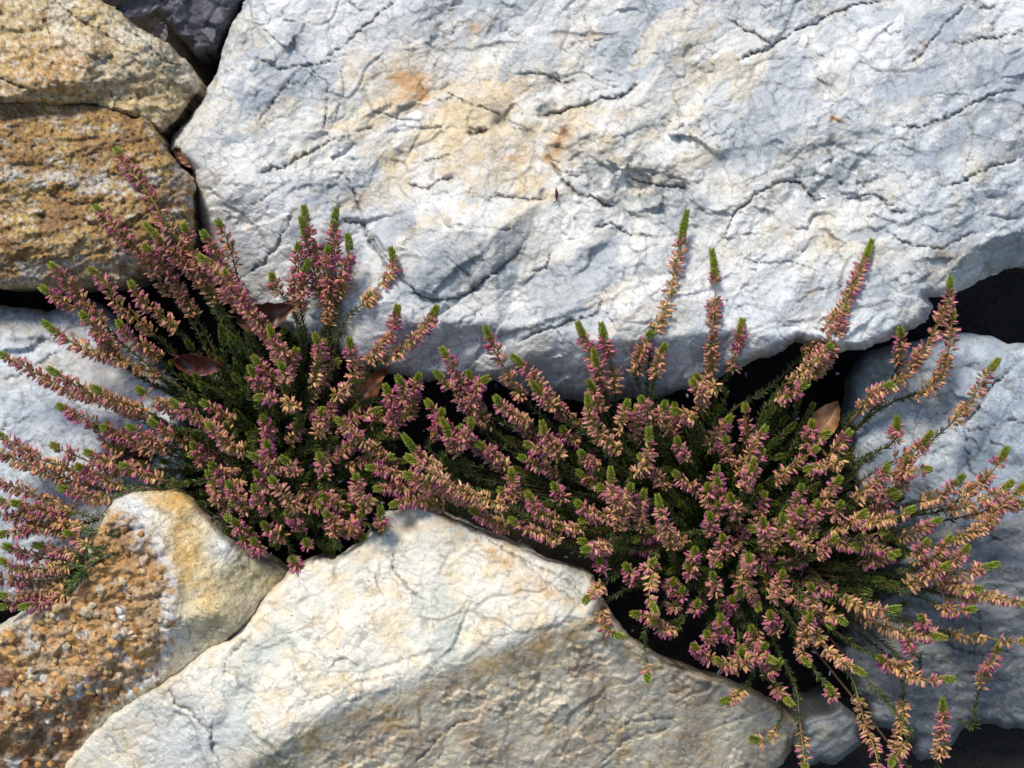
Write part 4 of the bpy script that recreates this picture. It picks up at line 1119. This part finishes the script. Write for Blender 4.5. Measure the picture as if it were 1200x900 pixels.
a = heath(LEFT, (325, 545), '200,400 260,370 330,380 400,400 440,440 470,480 480,560 450,620 400,650 330,660 260,640 200,580 150,570 110,600 90,640 120,520 180,480',
      'pink winter heath on the left, its sprigs over the pale and rusty stones', 200, 21, 26)
b = heath(RIGHT, (850, 640), '520,540 600,500 700,500 760,460 850,470 930,460 1000,500 1060,560 1080,640 1060,720 1000,740 900,720 850,700 780,680 730,680 680,640 600,610',
      'wider pink winter heath on the right, spilling down over the cream boulder', 270, 22, 55)
print('flowers', a[1], b[1])

# ------------------------------------------------------------------ dry leaves and litter
def dry_leaf(x, y, w, length, width, ang, tilt, roll, col, label, curl=.5, seed=0, group=None):
    nu, nv = 25, 13; V = []; C = []
    rr = np.random.default_rng(seed)
    for i in range(nu):
        t = i/(nu-1)
        hw = width/2*math.sin(math.pi*min(max(t, .001), .999)**.85)**.8*(1+.04*math.sin(t*40))
        for j in range(nv):
            s = j/(nv-1)*2-1
            px = (t-.5)*length; py = s*hw
            pz = curl*width*.35*(s*s) - abs(s)*0 + curl*length*.12*math.cos((t-.5)*3) + 1.3*math.sin(t*28+abs(s)*5) * abs(s) + 2*math.sin(t*5+s*3+seed)
            V.append((px, py, pz))
            vein = .75 if abs(s) < .09 or abs((t*14+abs(s)*2.2) % 1-.5) < .1 else 1
            C.append(np.array(col)*vein*(1+.25*math.sin(seed+t*9+s*4)))
    V = np.array(V); top = len(V)
    V = np.concatenate([V, V-[0, 0, .5]]); C = np.concatenate([C, np.array(C)*.9])
    F = []
    for i in range(nu-1):
        for j in range(nv-1):
            a = i*nv+j; q = (a, a+1, a+nv+1, a+nv); F.append(q); F.append(tuple(k+top for k in q[::-1]))
    for i in range(nu-1):
        for j in (0, nv-1):
            a = i*nv+j; F.append((a, a+nv, a+nv+top, a+top) if j else (a+nv, a, a+top, a+nv+top))
    from mathutils import Euler
    Rm = np.array(Euler((math.radians(roll), math.radians(tilt), math.radians(ang)), 'XYZ').to_matrix())
    V = V @ Rm.T
    pos = unproj(np.array(float(x)), np.array(float(y)), float(w))
    o = link('dry_leaf', mesh_np('dry_leaf', V @ ROT/1000, np.array(F), M_DEAD, C), None, (pos @ ROT)/1000)
    tag(o, label, 'leaf', group)
    # stalk
    st = np.array([[-length/2, 0, 0], [-length*.58, 1.5, 1], [-length*.66, 4, 0]]) + [0, 0, curl*length*.12*math.cos(1.5)]
    tv, tf = tube(st, [.9, .7, .6])
    link('stalk', mesh_np('stalk', (tv @ Rm.T) @ ROT/1000, tf, M_DEAD, np.broadcast_to(np.array(col)*.6, tv.shape)), o)
    return o
dry_leaf(312, 362, 26, 70, 38, 14, -8, 30, (.17, .075, .045), 'folded brown dry leaf beside the upright sprigs at the boulder edge', 1.0, 3)
dry_leaf(234, 421, 2, 56, 32, -8, 0, 38, (.13, .035, .022), 'dark red brown dry leaf among the upper left sprigs', .8, 5)
dry_leaf(438, 460, -14, 62, 26, 58, 10, -20, (.26, .10, .045), 'narrow russet dry leaf between the two heath plants', .9, 7)
dry_leaf(969, 497, -8, 58, 32, 60, 5, -25, (.42, .22, .10), 'tan orange dry leaf standing under the right hand sprigs', .9, 9)
dry_leaf(217, 186, -24, 34, 15, -45, 8, 0, (.26, .12, .07), 'small reddish dry leaf wedged between the rusty stone and the boulder', .5, 11)
dry_leaf(160, 528, -22, 50, 26, -20, 0, 0, (.16, .04, .03), 'dark red dry leaf half hidden beneath the lower left sprigs', .5, 14)
dry_leaf(187, 40, -38, 34, 18, 70, 0, 20, (.16, .13, .13), 'grey brown dry leaf standing in the top gap', .6, 15)
dry_leaf(163, 8, -42, 60, 26, 20, 20, 10, (.07, .065, .08), 'blackened dry leaf lying in the top gap by the tan stone', .6, 16)
dry_leaf(652, 227, 0, 16, 3.4, 92, 0, 0, (.22, .05, .05), 'tiny dark red leaf lying on the face of the big boulder', .1, 17).location = tuple(np.array(unproj(np.array(652.), np.array(227.), hm(652, 227)+1.5)) @ ROT/1000)

# fallen pale petals in the dark hollows
r = np.random.default_rng(5); pos = []
while len(pos) < 170:
    x = r.uniform(150, 1100); y = r.uniform(430, 860)
    if hm(x, y) > -70: continue
    pos.append(unproj(np.array(x), np.array(y), r.uniform(-60, -20)))
pos = np.array(pos); n = len(pos)
c = np.array([.42, .42, .50])*r.uniform(.5, 1, n)[:, None]
V, F, C = scatter(FT, pos, r.normal(0, 1, (n, 3)), r.uniform(5, 8, n), r.uniform(4, 8, n), c, c, r.uniform(0, 6, n))
o = pos.mean(0)
f = link('fallen_petals', mesh_np('fallen_petals', (V-o) @ ROT/1000, F, M_FLOWER, C, False), None, (o @ ROT)/1000)
tag(f, 'pale fallen petals caught in the dark hollows under the heath', 'petals', None, 'stuff')
# dry needles and old florets lying on the stones
pos = []; dr = []
while len(pos) < 110:
    x = r.uniform(20, 1180); y = r.uniform(330, 880)
    z = hm(x, y)
    if z < -90: continue
    pos.append(unproj(np.array(x), np.array(y), z+.6)); a = r.uniform(0, 6.28); dr.append((math.cos(a), math.sin(a), r.normal(0, .12)))
pos = np.array(pos); dr = np.array(dr); n = len(pos)
c = np.where((r.random(n) < .6)[:, None], np.array([.14, .08, .045]), np.array([.36, .22, .13]))*r.uniform(.6, 1.2, n)[:, None]
ln = r.uniform(3, 7, n)
V, F, C = scatter(NT, pos, dr, ln, ln*.8, c, c, r.uniform(0, 6, n)); o = pos.mean(0)
f = link('fallen_needles', mesh_np('fallen_needles', (V-o) @ ROT/1000, F, M_LEAF, C, False), None, (o @ ROT)/1000)
tag(f, 'dry brown needles and florets dropped on the stones around the heath', 'litter', None, 'stuff')
print('tris', sum(len(o.data.polygons)*(2 if len(o.data.polygons) and o.data.polygons[0].loop_total == 4 else 1) for o in bpy.data.objects if o.type == 'MESH'))
